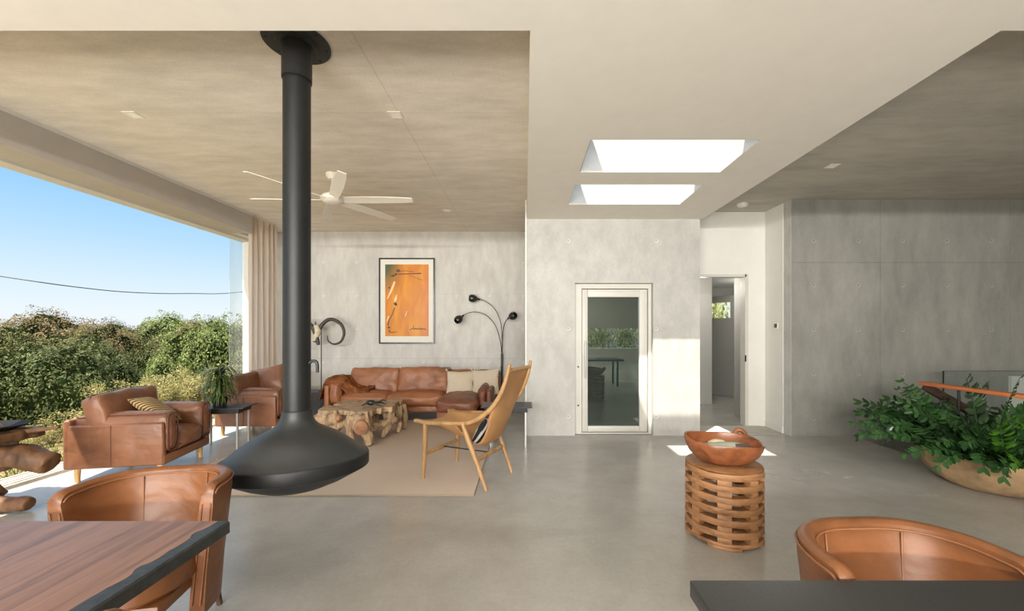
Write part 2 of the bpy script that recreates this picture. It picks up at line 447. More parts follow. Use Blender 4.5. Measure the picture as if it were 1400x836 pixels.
def pillow(sx, sy, sz, wr=.006, seed=0, n=20, mat=None):
    """throw pillow with thin edges and eared corners, flat in xy"""
    t = bmesh.new(); top = {}; bot = {}
    off = Vector((seed * 3.1, seed * 1.7, seed * 2.3))
    for i in range(n + 1):
        for j in range(n + 1):
            u, v = i / n * 2 - 1, j / n * 2 - 1
            k = ((1 - u * u) * (1 - v * v)) ** .42
            pin = 1 - .07 * (1 - abs(u * v)) * max(abs(u), abs(v)) ** 3
            x, y = u * sx / 2 * pin, v * sy / 2 * pin
            w = mnoise.noise(Vector((x * 7, y * 7, 0)) + off) * wr * 2 * k
            edge = i in (0, n) or j in (0, n)
            top[i, j] = t.verts.new((x, y, k * sz / 2 + w))
            bot[i, j] = top[i, j] if edge else t.verts.new((x, y, -k * sz / 2 + w))
    for i in range(n):
        for j in range(n):
            t.faces.new((top[i, j], top[i + 1, j], top[i + 1, j + 1], top[i, j + 1]))
            t.faces.new((bot[i, j], bot[i, j + 1], bot[i + 1, j + 1], bot[i + 1, j]))
    if mat is not None: bmesh.ops.transform(t, matrix=mat, verts=t.verts)
    return t
def loop_pts(sx, sy, r=.05, n=5):
    """rounded rectangle outline in xy"""
    out = []
    for cx, cy, a0 in ((1, 1, 0), (-1, 1, 90), (-1, -1, 180), (1, -1, 270)):
        for k in range(n + 1):
            a = radians(a0 + 90 * k / n)
            out.append(Vector((cx * (sx / 2 - r) + r * cos(a), cy * (sy / 2 - r) + r * sin(a), 0)))
    out.append(out[0].copy()); return out
def T(x, y, z): return Matrix.Translation((x, y, z))
def R(a, ax): return Matrix.Rotation(a, 4, ax)
def organic(name, build, mat, voxel=.02, parent=None, amp=.012, freq=9, seed=0):
    """fuse overlapping lumps into one knotted wooden skin"""
    bm = bmesh.new(); build(bm)
    me = bpy.data.meshes.new(name); bm.to_mesh(me); bm.free()
    o = bpy.data.objects.new(name, me); C.objects.link(o)
    m = o.modifiers.new('r', 'REMESH'); m.mode = 'VOXEL'; m.voxel_size = voxel
    s = o.modifiers.new('s', 'SMOOTH'); s.iterations = 3
    dg = bpy.context.evaluated_depsgraph_get(); dg.update()
    me2 = bpy.data.meshes.new_from_object(o.evaluated_get(dg))
    o.modifiers.clear(); o.data = me2; bpy.data.meshes.remove(me); me2.name = name
    off = Vector((seed, seed * 2, seed * .7))
    for v in me2.vertices:
        p = v.co
        k = mnoise.fractal(Vector((p.x * freq, p.y * freq, p.z * freq * .45)) + off, 1.0, 2.0, 3)
        v.co = p + v.normal * k * amp
    me2.materials.clear(); me2.materials.append(mat)
    me2.polygons.foreach_set('use_smooth', [True] * len(me2.polygons))
    if parent: o.parent = parent
    return o

# ------------------------------------------------------------------ setting
ZC = 3.38; ZD = 3.106; YD = 5.66; YS = 7.47; XW = -4.95; YF = -6.4
def S(name, parts, mat, smooth=False, mats=None):
    bm = bmesh.new()
    for p in parts: box(bm, *p)
    return struct(obj(name, bm, mat, smooth=smooth, mats=mats))

S('floor', [(XW - .02, 4.66, YF, YS + .3, -.3, 0), (4.66, 8.2, YF, 2.9, -.3, 0), (.0, 4.66, YS + .3, 10.4, -.3, 0), (4.66, 6.4, 5.84, 10.4, -.3, 0)], M['floor'])
S('floor_lower', [(4.4, 8.4, 2.7, 6.0, -3.1, -2.8)], M['floor'])
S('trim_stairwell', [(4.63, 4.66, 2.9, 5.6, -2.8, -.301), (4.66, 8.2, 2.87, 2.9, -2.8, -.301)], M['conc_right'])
S('wall_sofa', [(-5.3, .17, YS, YS + .2, 0, 3.8)], M['conc_sofa'])
S('wall_end', [(.02, .17, YD + .2, YS, 0, 3.8)], M['conc_door'])
dx0, dx1, dz1 = .713, 1.834, 2.19
S('wall_front', [(.02, dx0, YD, YD + .2, 0, 3.8), (dx1, 2.505, YD, YD + .2, 0, 3.8), (dx0, dx1, YD, YD + .2, dz1, 3.8)], M['conc_door'])
S('trim_1', [(.0, .02, YD - .006, YD + .2, 0, ZC)], M['white_hall'])
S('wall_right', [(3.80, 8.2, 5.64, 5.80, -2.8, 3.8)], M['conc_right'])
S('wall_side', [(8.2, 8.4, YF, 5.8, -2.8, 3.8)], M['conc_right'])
# lift recess behind the glass door
S('wall_recess', [(dx0 - .1, dx0, YD + .2, 7.2, 0, 2.6), (dx1, dx1 + .1, YD + .2, 7.2, 0, 2.6), (dx0, dx1, 7.2, 7.3, 0, 2.6), (dx0, dx1, YD + .2, 7.2, 2.4, 2.6)], M['dark_room'])
# hall to the right of the door wall
yh = 6.23; hx0, hx1, hz = 2.56, 3.484, 2.365
S('wall_hall', [(2.405, hx0, yh, yh + .12, 0, 3.8), (hx1, 3.79, yh, yh + .12, 0, 3.8), (hx0, hx1, yh, yh + .12, hz, 3.8), (3.785, 3.935, 5.80, yh + .12, 0, 3.8), (2.405, 2.505, YD + .2, yh, 0, 3.8)], M['white_hall'])
S('wall_corridor', [(2.3, 2.42, yh + .12, 10.0, 0, 2.6), (3.73, 3.85, yh + .12, 7.05, 0, 2.6), (2.42, 3.84, 8.12, 8.24, 0, 2.6), (3.85, 6.4, 6.95, 7.05, 0, 2.6), (6.3, 6.4, 7.05, 10.0, 0, 2.6)], M['dark_room'])
S('wall_corridor_end', [(2.3, 4.55, 10.0, 10.2, 0, 2.6), (5.4, 6.4, 10.0, 10.2, 0, 2.6), (4.55, 5.4, 10.0, 10.2, 0, 1.7), (4.55, 5.4, 10.0, 10.2, 2.35, 2.6)], M['conc_door'])
S('ceiling_corridor', [(2.3, 6.4, yh + .12, 10.2, 2.6, 2.7)], M['white_hall'])
S('trim_2', [(hx0 - .02, hx0 + .02, yh - .012, yh + .13, 0, hz + .02), (hx1 - .02, hx1 + .03, yh - .012, yh + .13, 0, hz + .03), (hx0, hx1, yh - .012, yh + .13, hz - .01, hz + .03)], M['alu'])
S('baseboard_hall', [(hx1 + .03, 3.785, yh - .012, yh, 0, .09), (3.773, 3.785, 5.80, yh - .012, 0, .09)], M['white_hall'])
# ceilings
S('ceiling', [(XW - .35, .03, YF, YS + .2, ZC, 3.8)], M['conc_ceil'])
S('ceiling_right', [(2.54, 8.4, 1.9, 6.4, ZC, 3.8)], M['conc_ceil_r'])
sk = ((.55, 1.974, 3.312, 3.995), (.545, 1.965, 4.325, 5.01))
zt = 3.76
parts = [(XW + .7, 8.2, YF, 2.11, ZD, zt), (.027, .548, 2.11, YD, ZD, zt), (1.97, 2.54, 2.11, YD, ZD, zt),
         (.548, 1.97, 2.11, 3.312, ZD, zt), (.548, 1.97, 3.995, 4.325, ZD, zt), (.548, 1.97, 5.01, YD, ZD, zt)]
S('ceiling_drop', parts, M['white'])
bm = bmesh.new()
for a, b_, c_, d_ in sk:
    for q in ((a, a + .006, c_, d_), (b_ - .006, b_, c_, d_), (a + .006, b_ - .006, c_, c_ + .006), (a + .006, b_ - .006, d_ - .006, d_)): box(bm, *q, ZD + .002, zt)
struct(obj('trim_shaft_dim', bm, M['shaft'], smooth=False))  # added thin grey sheets that dim the white shaft walls
for i, (a, b_, c_, d_) in enumerate(sk):
    w = obj('window_%d' % (i + 2), BX(a - .05, b_ + .05, c_ - .05, d_ + .05, zt + .005, zt + .02), M['clear_sky'], smooth=False); struct(w)
    fr = bmesh.new()
    for q in ((a - .06, b_ + .06, c_ - .06, c_), (a - .06, b_ + .06, d_, d_ + .06), (a - .06, a, c_, d_), (b_, b_ + .06, c_, d_)): box(fr, *q, zt + .021, zt + .05)
    obj('window_frame', fr, M['alu'], w, smooth=False)
# rear of the room (kitchen side), with the strip window that the glass door mirrors
S('wall_rear', [(XW, 8.2, YF - .2, YF, 0, .72), (XW, 8.2, YF - .2, YF, 1.62, 3.8), (XW, -1.0, YF - .2, YF, .72, 1.62), (7.0, 8.2, YF - .2, YF, .72, 1.62)], M['white_hall'])
# big glazed opening on the left
S('trim_3', [(-4.75, -4.39, YF, 6.36, 3.074, ZC)], M['alu_dark'])
S('trim_4', [(XW, -4.76, YF, YS, 3.13, ZC)], M['alu'])
S('trim_5', [(-4.40, -4.375, YF, 6.36, 3.35, ZC)], M['alu'])
S('wall_left', [(XW - .12, XW + .1, 7.09, YS, 0, ZC), (XW - .12, XW + .1, YF, -5.0, 0, ZC)], M['white_hall'])
S('trim_6', [(XW - .38, XW - .02, YF, YS + .2, 3.2, ZC)], M['alu_dark'])
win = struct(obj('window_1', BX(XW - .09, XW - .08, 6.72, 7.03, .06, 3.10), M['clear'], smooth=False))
fr = bmesh.new()
box(fr, XW - .06, XW + .05, 7.03, 7.09, .03, 3.13)
box(fr, XW - .11, XW - .062, 6.72, 7.03, .035, .06); box(fr, XW - .12, XW + .06, -5.0, 7.09, 3.09, 3.13)
obj('window_frame', fr, M['alu'], win, smooth=False)
tr = bmesh.new(); box(tr, XW - .26, XW + .07, -5.0, 7.09, 0.001, .014)
for q in (-.24, -.16, -.10, -.03, .045): box(tr, XW + q, XW + q + .018, -5.0, 7.09, .014, .034)
obj('track', tr, M['alu'], win, smooth=False)
# glass door
door = struct(obj('door_1', BX(.913, 1.665, 5.79, 5.81, .114, 1.996), M['door_glass'], smooth=False))
fr = bmesh.new()
for q in ((.83, .913, .03, 2.11), (1.665, 1.78, .03, 2.11), (.913, 1.665, 1.996, 2.11), (.913, 1.665, .03, .114)): rbox(fr, q[0], q[1], 5.755, 5.83, q[2], q[3], .008, 2)
obj('door_leaf_frame', fr, M['alu'], door)
fr = bmesh.new()
for q in ((.716, .822, .005, 2.185), (1.787, 1.831, .005, 2.185), (.822, 1.787, 2.118, 2.185), (.822, 1.787, .005, .024)): box(fr, q[0], q[1], 5.735, 5.84, q[2], q[3])
obj('door_frame', fr, M['alu'], door, smooth=False)
h = obj('door_handle', TB([(.868, 5.70, .82), (.868, 5.70, 1.36)], .011, 12), M['steel'], door)
hb = bmesh.new()
for z in (.86, 1.32): tube(hb, [(.868, 5.70, z), (.868, 5.76, z)], .008, 8)
obj('handle_bracket', hb, M['steel'], h)
lk = bmesh.new()
for z in (.98, .42): tube(lk, [(.77, 5.738, z), (.77, 5.725, z)], .012, 12)
obj('lock', lk, M['lamp_black'], door)
# corridor door standing ajar with a glazed square
pbm = bmesh.new()
for q in ((0, .03, .01, 2.31), (.56, .80, .01, 2.31), (.03, .56, .01, 1.80), (.03, .56, 2.16, 2.31)): box(pbm, q[0], q[1], -.02, .02, q[2], q[3])
cd = struct(obj('door_2', pbm, M['dark_room'], smooth=False))
cd.location = (4.40, 9.45, 0); cd.rotation_euler = (0, 0, radians(-62))
obj('door_edge', BX(.801, .84, -.022, .022, .01, 2.31), M['white_hall'], cd, smooth=False)
obj('door_handle', TB([(.77, -.03, 1.08), (.77, -.08, 1.08)], .02, 12), M['lamp_black'], cd)
pv = bmesh.new(); box(pv, .03, .56, -.005, .005, 1.80, 2.16)
obj('door_pane', pv, M['clear_sky'], cd, smooth=False)
dh = struct(obj('trim_7', BX(hx1 - .025, hx1 - .012, yh - .03, yh - .012, 1.02, 1.12), M['lamp_black'], smooth=False))
tag(obj('entry_mat', RB(2.53, 3.70, 5.70, 6.21, .001, .012, .004, 1), M['matte_grey']), 'grey flat entry mat on the floor before the white hall doorway', 'mat')
sw = thing('wall_switch', 'small black square wall control on the white hall wall', 'switch', (3.785, 5.95, 1.58))
obj('plate', RB(-.012, 0, -.045, .045, -.045, .045, .004, 2), M['white_gloss'], sw)
obj('button', RB(-.018, -.012, -.03, .03, -.03, .03, .003, 2), M['lamp_black'], sw)
# stairs in the void
st = bmesh.new()
for i in range(12): box(st, 4.75 + .28 * i, 4.75 + .28 * (i + 1), 4.75, 5.60, -.2 - .18 * (i + 1), -.18 * (i + 1))
struct(obj('trim_stairs', st, M['conc_right'], smooth=False))
S('trim_lit_end', [(3.794, 3.80, 5.64, 5.80, 0, ZC)], M['conc_door'])  # added paler facing: light on the wall end put in as colour
S('trim_8', [(6.90, 7.7, 5.60, 5.64, .30, .86)], M['white_hall'])

def downlight(x, y, label, z=ZC):
    t = thing('downlight', label, 'downlight', (x, y, z), 0, 'square ceiling downlights')
    bm = bmesh.new()
    for q in ((-.055, .055, -.055, -.04), (-.055, .055, .04, .055), (-.055, -.04, -.04, .04), (.04, .055, -.04, .04)): box(bm, *q, -.006, 0)
    obj('frame', bm, M['white_gloss'], t, smooth=False)
    obj('diffuser', BX(-.04, .04, -.04, .04, -.004, -.001), M['emit_white'], t, smooth=False)
downlight(-3.40, 3.43, 'square white downlight in concrete ceiling left of the black flue')
downlight(-1.124, 3.43, 'square white downlight in concrete ceiling right of the black flue')
downlight(-1.22, 6.15, 'small square white downlight in the far concrete ceiling right of the fan')
downlight(3.49, 4.49, 'square white downlight in the darker right hand concrete ceiling')
sd = thing('smoke_detector', 'round white smoke detector on ceiling above the hall doorway', 'smoke detector', (3.2, 5.82, ZC))
obj('base', LT([(0, 0), (.075, 0), (.078, -.02), (0, -.02)], 32), M['white_gloss'], sd)
obj('cover', LT([(.07, -.02), (.06, -.04), (.03, -.045), (0, -.045)], 32), M['white_gloss'], sd)

# ------------------------------------------------------------------ ceiling fan
fan = thing('ceiling_fan', 'white six bladed ceiling fan hanging below the concrete ceiling', 'fan', (-2.30, 4.72, 0), 0)
obj('canopy', LT([(0, ZC), (.075, ZC), (.075, ZC - .03), (.045, ZC - .07), (0, ZC - .07)], 32), M['white_gloss'], fan)
obj('down_rod', TB([(0, 0, ZC - .06), (0, 0, 3.10)], .014, 12), M['white_gloss'], fan)
obj('motor', LT([(0, 3.15), (.05, 3.15), (.11, 3.12), (.135, 3.09), (.135, 3.065), (.10, 3.04), (.05, 3.03), (0, 3.03)], 36), M['white_gloss'], fan)
for k in range(6):
    bm = bmesh.new(); n = 8
    rows = []
    for i in range(n + 1):
        r = .12 + .83 * i / n; w = .05 + .012 * sin(i / n * pi)
        if i == n: w *= .82
        tilt = -radians(20 - 8 * i / n)
        row = []
        for s, dz in ((-1, 0), (1, 0), (1, -.008), (-1, -.008)):
            row.append(bm.verts.new((r, s * w * cos(tilt), s * w * sin(tilt) + dz)))
        rows.append(row)
    for a, b_ in zip(rows, rows[1:]):
        for j in range(4): bm.faces.new((a[j], a[(j + 1) % 4], b_[(j + 1) % 4], b_[j]))
    bm.faces.new(rows[0]); bm.faces.new(rows[-1][::-1])
    o = obj('blade', bm, M['white_gloss'], fan); o.location = (0, 0, 3.075); o.rotation_euler = (0, 0, radians(60 * k + 1))

# ------------------------------------------------------------------ suspended fireplace
fp = thing('suspended_fireplace', 'charcoal steel suspended fireplace hanging on a long round flue', 'fireplace', (-1.485, 2.57, 0))
def squash(bm):      # the bowl is oval, turned slightly towards the seating group; the neck stays round
    for v_ in bm.verts:
        r = sqrt(v_.co.x ** 2 + v_.co.y ** 2)
        if r < 1e-5: continue
        k = min(1, max(0, (r - .09) / .30)); k = k * k * (3 - 2 * k)
        a = atan2(v_.co.y, v_.co.x) - radians(18) * k
        v_.co.x, v_.co.y = r * cos(a), r * sin(a) * (1 - .25 * k)
    bmesh.ops.rotate(bm, verts=bm.verts, cent=(0, 0, 0), matrix=Matrix.Rotation(radians(18), 3, 'Z'))
    return bm
prof = [(.088, .985), (.088, .965), (.095, .935), (.110, .905), (.130, .884), (.161, .864), (.195, .847), (.235, .827), (.275, .802), (.312, .775), (.348, .748), (.380, .722), (.408, .700), (.426, .687), (.4325, .680),
        (.4325, .61), (.431, .604), (.418, .598), (.38, .577), (.30, .538), (.22, .510), (.13, .486), (.06, .477), (0, .475)]
obj('firebowl', squash(LT(prof, 96)), M['fire_bowl'], fp)
obj('rim_band', squash(LT([(.427, .688), (.434, .683), (.437, .677), (.437, .612), (.434, .606), (.424, .602)], 96)), M['fire_metal'], fp)
obj('flue', TB([(0, 0, .94), (0, 0, ZC - .02)], .081, 48), M['fire_metal'], fp)
obj('flue_collar', LT([(.0815, 3.13), (.088, 3.13), (.088, ZC - .02), (.0815, ZC - .02)], 48), M['black_metal'], fp)
obj('neck_ring', LT([(.0815, .99), (.086, .985), (.088, .96), (.0815, .96)], 48), M['fire_metal'], fp)
cp = LT([(.08, ZC - .001), (.20, ZC - .001), (.20, ZC - .012), (.125, ZC - .014), (.12, ZC - .028), (.09, ZC - .028)], 64)
pl = obj('ceiling_plate', cp, M['black_metal'], fp)
for k in range(8):
    a = 2 * pi * (k + .5) / 8
    obj('screw', LT([(0, -.004), (.007, -.003), (.008, 0)], 10, T(.175 * cos(a), .175 * sin(a), ZC - .0125)), M['lamp_black'], pl)
obj('damper_handle', TB([(.078, 0, 1.29), (.10, .0, 1.305), (.125, 0, 1.30), (.133, 0, 1.275), (.133, 0, 1.23)], .010, 10, n=4), M['black_metal'], fp)

# ------------------------------------------------------------------ armchairs
def seam_tube(pts, r, mat_, name, parent): return obj(name, TB(pts, r, 6), mat_, parent)
def make_armchair(label):
    t = thing('leather_armchair', label, 'armchair', (0, 0, 0), 0, 'tan leather armchairs')
    Lm = M['leather_chair']
    obj('base', RB(-.41, .43, -.39, .39, .14, .235, .018, 3), Lm, t)
    obj('backrest', RB(-.425, -.355, -.40, .40, .141, .63, .025, 3), Lm, t)
    for s in (-1, 1):
        y0, y1 = (.335, .40) if s > 0 else (-.40, -.335)
        p = obj('arm_panel', RB(-.40, .425, y0, y1, .142, .575, .022, 3), Lm, t)
        ys = .402 * s
        obj('seam', TB([(-.02, ys, .16), (-.02, ys, .56)], .0035, 6), M['piping'], p)
        cu = cushion(.80, .165, .40, .28, .05, .006, seed=3 + s, mat=T(.04, s * .285, .46))
        for v in cu.verts:    # soft arm cushion slumps a little to the back
            v.co.z -= .05 * max(0, (-v.co.x - .05)) ; v.co.y += .012 * sin(v.co.x * 9) * (v.co.z - .3)
        a = obj('arm_cushion', cu, Lm, t)
        pts = [Vector((.445, s * .285 + q.x, .46 + q.y)) for q in loop_pts(.15, .385, .05)]
        obj('piping', TB(pts, .006, 6), M['piping'], a)
        pts = [Vector((x, s * .36 - (.15 if s > 0 else -.15) * 0, .655 - .05 * max(0, -x - .05))) for x in (-.33, -.2, 0, .2, .42)]
        obj('piping', TB(pts, .006, 6), M['piping'], a)
    sc = obj('seat_cushion', cushion(.76, .43, .21, .35, .06, .006, seed=9, mat=T(.07, 0, .335)), Lm, t)
    obj('piping', TB([Vector((.07 + q.x, q.y, .30)) for q in loop_pts(.775, .445, .06)], .006, 6), M['piping'], sc)
    m = T(-.16, 0, .635) @ R(radians(-14), 'Y')
    bc = obj('back_cushion', cushion(.19, .75, .44, .17, .035, .008, seed=5, mat=m), Lm, t)
    pts = [m @ Vector((-.0, q.x, q.y)) for q in loop_pts(.765, .465, .04)]
    obj('piping', TB(pts, .007, 6), M['piping'], bc)
    for sx in (-.35, .36):
        for sy in (-.33, .33):
            obj('leg', TB([(sx, sy, .15), (sx, sy, 0)], [.026, .019], 14), M['oak'], t)
    return t
ac = make_armchair('tan leather armchair nearer the dining table, seen from its side')
ac.location = (-4.15, 4.30, 0); ac.rotation_euler = (0, 0, radians(10.8))
dup(ac, (-3.99, 6.0, 0), radians(2), 'tan leather armchair in the far corner in front of the curtain')
def put_pillow(name, sx, sy, sz, mat_, label, loc, rot, seed, group=None, tassels=None):
    t = obj(name, pillow(sx, sy, sz, seed=seed), mat_); t.location = loc; t.rotation_euler = rot
    tag(t, label, 'cushion', group)
    if tassels:
        for a, b_ in ((-1, -1), (-1, 1), (1, -1), (1, 1)):
            ts = TB([(a * sx * .5, b_ * sy * .5, 0), (a * sx * .53, b_ * sy * .54, -.005), (a * sx * .545, b_ * sy * .60, -.02)], [.012, .014, .018], 8)
            obj('tassel', ts, M['knit_cream'], t)
    return t
put_pillow('knit_cushion', .44, .40, .14, M['knit_stripe'], 'beige and brown striped knit cushion on the near armchair', (-4.06, 4.36, .63), (radians(-8), radians(38), radians(14)), 2)
put_pillow('leather_cushion', .46, .42, .14, M['leather_chair'], 'brown leather cushion propped up on the far armchair', (-3.98, 6.12, .74), (radians(75), radians(-12), radians(10)), 4)

# ------------------------------------------------------------------ tub dining chairs
def make_tub(label):
    """faces local +y, origin on the floor at the middle"""
    t = thing('tub_chair', label, 'chair', (0, 0, 0), 0, 'cognac leather tub chairs at the tables')
    hw, back, ye = .335, .31, .06
    path = []
    path += [(-hw, ye), (-hw, ye - .008), (-hw, ye - .02), (-hw, ye - .035), (-hw, ye - .06)]
    N = 34
    for i in range(N + 1):
        a = pi * i / N
        x = -hw * math.copysign(abs(cos(a)) ** .82, cos(a)); y = -back * abs(sin(a)) ** .82
        path.append((x, y))
    path += [(hw, ye - .06), (hw, ye - .035), (hw, ye - .02), (hw, ye - .008), (hw, ye)]
    P = [Vector((x, y, 0)) for x, y in path]; n = len(P)
    Ls = [0]
    for a, b_ in zip(P, P[1:]): Ls.append(Ls[-1] + (b_ - a).length)
    tot = Ls[-1]; th = .058
    bm = bmesh.new(); secs = []; inner = []; outer = []
    for i, p in enumerate(P):
        d = (P[min(i + 1, n - 1)] - P[max(i - 1, 0)]).normalized(); nr = Vector((d.y, -d.x, 0))   # inward? decide below
        if nr.dot(-p) < 0 and abs(p.y) + abs(p.x) > 0: nr = -nr
        e = min(Ls[i], tot - Ls[i])
        zr = .768 + .006 * abs(p.x) / hw
        if e < .045: zr -= .045 - sqrt(max(0, .045 ** 2 - (.045 - e) ** 2))
        sec = []
        def pt(off, z):
            k = .86 + .14 * min(1, max(0, (z - .22) / .5))
            q = p * k + nr * off; q.z = z; return q
        zs = [.15, .36, .55, zr - .07]
        for z in zs: sec.append(pt(0, min(z, zr - .02)))
        for a in (30, 60, 90, 120, 150):
            sec.append(pt(th / 2 - th / 2 * cos(radians(a)), zr - .028 + .028 * sin(radians(a))))
        for z in zs[::-1]: sec.append(pt(th + (.006 if z < .6 else 0), min(z, zr - .02)))
        outer.append(pt(-.002, zr - .03)); inner.append(pt(th + .002, zr - .03))
        secs.append([bm.verts.new(v) for v in sec])
    m = len(secs[0])
    for a, b_ in zip(secs, secs[1:]):
        for j in range(m): bm.faces.new((a[j], a[(j + 1) % m], b_[(j + 1) % m], b_[j]))
    bm.faces.new(secs[0]); bm.faces.new(secs[-1][::-1])
    sh = obj('shell', bm, M['leather_tub'], t)
    obj('piping', TB(outer[1:-1], .004, 6), M['piping_tub'], sh)
    ends = lambda i, off: [Vector((P[i].x * (.86 + .14 * min(1, (z - .22) / .5)) + off * (1 if P[i].x < 0 else -1), ye + .001, z)) for z in (.20, .40, .6, .68)]
    obj('piping', TB(inner[1:-1], .004, 6), M['piping_tub'], sh)
    for i in (0, n - 1):
        obj('piping', TB(ends(i, .01), .0035, 6), M['piping_tub'], sh)
        obj('piping', TB(ends(i, th - .012), .0035, 6), M['piping_tub'], sh)
    for i in (17, n - 18):      # vertical seams inside the back
        p = P[i]; d = (P[i + 1] - P[i - 1]).normalized(); nr = Vector((d.y, -d.x, 0)); nr = -nr if nr.dot(-p) < 0 else nr
        pts = []
        for z in (.46, .55, .65, .735):
            k = .86 + .14 * min(1, (z - .22) / .5); q = p * k + nr * (th + .005); q.z = z; pts.append(q)
        obj('piping', TB(pts, .0035, 6), M['piping_tub'], sh)
    # seat
    se = bmesh.new(); rings = []
    def outline(s, z):
        r = []
        for i in range(48):
            a = 2 * pi * i / 48; c_, q = cos(a), sin(a)
            x = .262 * s * math.copysign(abs(c_) ** .7, c_); y = (.30 if q > 0 else .225) * s * math.copysign(abs(q) ** .7, q) + .02
            r.append(se.verts.new((x, y, z)))
        return r
    for s, z in ((.94, .345), (1.0, .365), (1.0, .41), (.97, .437), (.90, .448), (.6, .458), (.25, .461)): rings.append(outline(s, z))
    for a, b_ in zip(rings, rings[1:]):
        for j in range(48): se.faces.new((a[j], a[(j + 1) % 48], b_[(j + 1) % 48], b_[j]))
    se.faces.new(rings[0][::-1]); se.faces.new(rings[-1])
    s_ = obj('seat', se, M['leather_tub'], t)
    obj('seat_frame', RB(-.24, .24, -.20, .27, .285, .344, .02, 2), M['leather_tub'], t)
    for sx in (-1, 1):
        for y0, y1 in ((.22, .27), (-.17, -.23)):
            obj('leg', TB([(sx * .17, y0 - .04, .30), (sx * .19, y1 - .03, 0)], [.022, .014], 12), M['dark_wood'], t)
    return t
def face_angle(fx, fy): return atan2(fy, fx) - pi / 2
tub = make_tub('cognac leather tub chair tucked behind the wooden dining table')
tub.location = (-1.82, 1.88, 0); tub.rotation_euler = (0, 0, face_angle(.17, -.985))
dup(tub, (1.29, 1.27, 0), face_angle(.04, -1), 'cognac leather tub chair behind the black table at lower right')
dup(tub, (-.79, .955, 0), face_angle(.17, .985), 'cognac leather tub chair of which only one arm tip shows at the bottom edge')

# ------------------------------------------------------------------ tables in front
dt = thing('dining_table', 'wooden dining table with black resin live edge, lower left', 'table', (0, 0, 0))
xe = -1.165
random.seed(4)
ys = [.28 + (1.558 - .28) * i / 60 for i in range(61)]
edge = [xe - .045 - .028 * abs(mnoise.noise(Vector((y * 5, 3, 0)))) - .03 * max(0, mnoise.noise(Vector((y * 14, 8, 2)))) for y in ys]
v = []; f = []
for y, e in zip(ys, edge): v += [(-3.1, y, .7502), (e, y, .7502), (e, y, .705), (-3.1, y, .705)]
for i in range(60):
    a, b_ = 4 * i, 4 * i + 4
    for j in range(4): f.append((a + j, a + (j + 1) % 4, b_ + (j + 1) % 4, b_ + j))
f += [(3, 2, 1, 0), (240, 241, 242, 243)]
raw('tabletop', v, f, M['table_wood'], dt, smooth=False)
v = []; f = []
for y, e in zip(ys, edge): v += [(e + .0005, y, .7500), (xe - .006, y, .7500), (xe, y, .744), (xe, y, .705), (e + .0005, y, .705)]
for i in range(60):
    a, b_ = 5 * i, 5 * i + 5
    for j in range(5): f.append((a + j, a + (j + 1) % 5, b_ + (j + 1) % 5, b_ + j))
f += [(4, 3, 2, 1, 0), (300, 301, 302, 303, 304)]
raw('resin_edge', v, f, M['resin'], dt, smooth=False)
for x in (-2.9, -2.35):
    for y in (.42, 1.30): obj('leg', RB(x - .03, x + .03, y - .03, y + .03, 0, .704, .005, 1), M['black_metal'], dt)
bt = thing('black_table', 'thin topped charcoal black table at the lower right', 'table', (0, 0, 0))
obj('tabletop', RB(.495, 2.6, .2, 1.19, .70, .75, .004, 2), M['slate_top'], bt)
for x in (.60, 2.5):
    for y in (.30, .86): obj('leg', RB(x - .03, x + .03, y - .03, y + .03, 0, .70, .005, 1), M['black_metal'], bt)

# ------------------------------------------------------------------ rug
rg = thing('area_rug', 'sand coloured woven rug under the seating group', 'rug', (0, 0, 0))
obj('weave', RB(-3.55, -.465, 3.58, 6.6, .0005, .012, .004, 2), M['rug'], rg)
obj('binding', TB([(-3.55, 3.58, .008), (-.465, 3.58, .008), (-.465, 6.6, .008), (-3.55, 6.6, .008), (-3.55, 3.58, .008)], .007, 6), M['rug_edge'], rg)

# ------------------------------------------------------------------ sofa
so = thing('corner_sofa', 'long tan leather sofa with chaise along the back concrete wall', 'sofa', (0, 0, 0))
Ls_ = M['leather_sofa']; Lc = M['leather_chaise']
obj('base', RB(-3.29, -.60, 6.56, 7.22, .15, .255, .02, 3), Ls_, so)
obj('base', RB(-1.36, -.60, 6.05, 6.559, .10, .255, .02, 3), Lc, so)
obj('backrest', RB(-3.29, -.50, 7.15, 7.24, .256, .66, .03, 3), Ls_, so)
ar = obj('arm', RB(-3.33, -3.245, 6.52, 7.22, .152, .60, .03, 3), Ls_, so)
obj('arm_cushion', cushion(.17, .66, .34, .3, .05, .008, seed=31, mat=T(-3.15, 6.84, .46)), Ls_, so)
obj('arm', RB(-.60, -.52, 6.10, 7.22, .10, .58, .03, 3), Lc, so)
obj('arm_cushion', cushion(.15, .85, .30, .35, .06, .008, seed=33, mat=T(-.67, 6.62, .45)), Lc, so)
for x0, x1, y0, y1, mt, sd_ in ((-3.07, -2.30, 6.52, 7.06, Ls_, 1), (-2.29, -1.37, 6.50, 7.06, Ls_, 2), (-1.36, -.74, 6.03, 7.06, Lc, 3)):
    q = obj('seat_cushion', cushion(x1 - x0, y1 - y0, .20, .4, .06, .008, seed=sd_, mat=T((x0 + x1) / 2, (y0 + y1) / 2, .35)), mt, so)
    obj('piping', TB([Vector(((x0 + x1) / 2 + p.x, (y0 + y1) / 2 + p.y, .33)) for p in loop_pts(x1 - x0 + .015, y1 - y0 + .015, .06)], .006, 6), M['piping'], q)
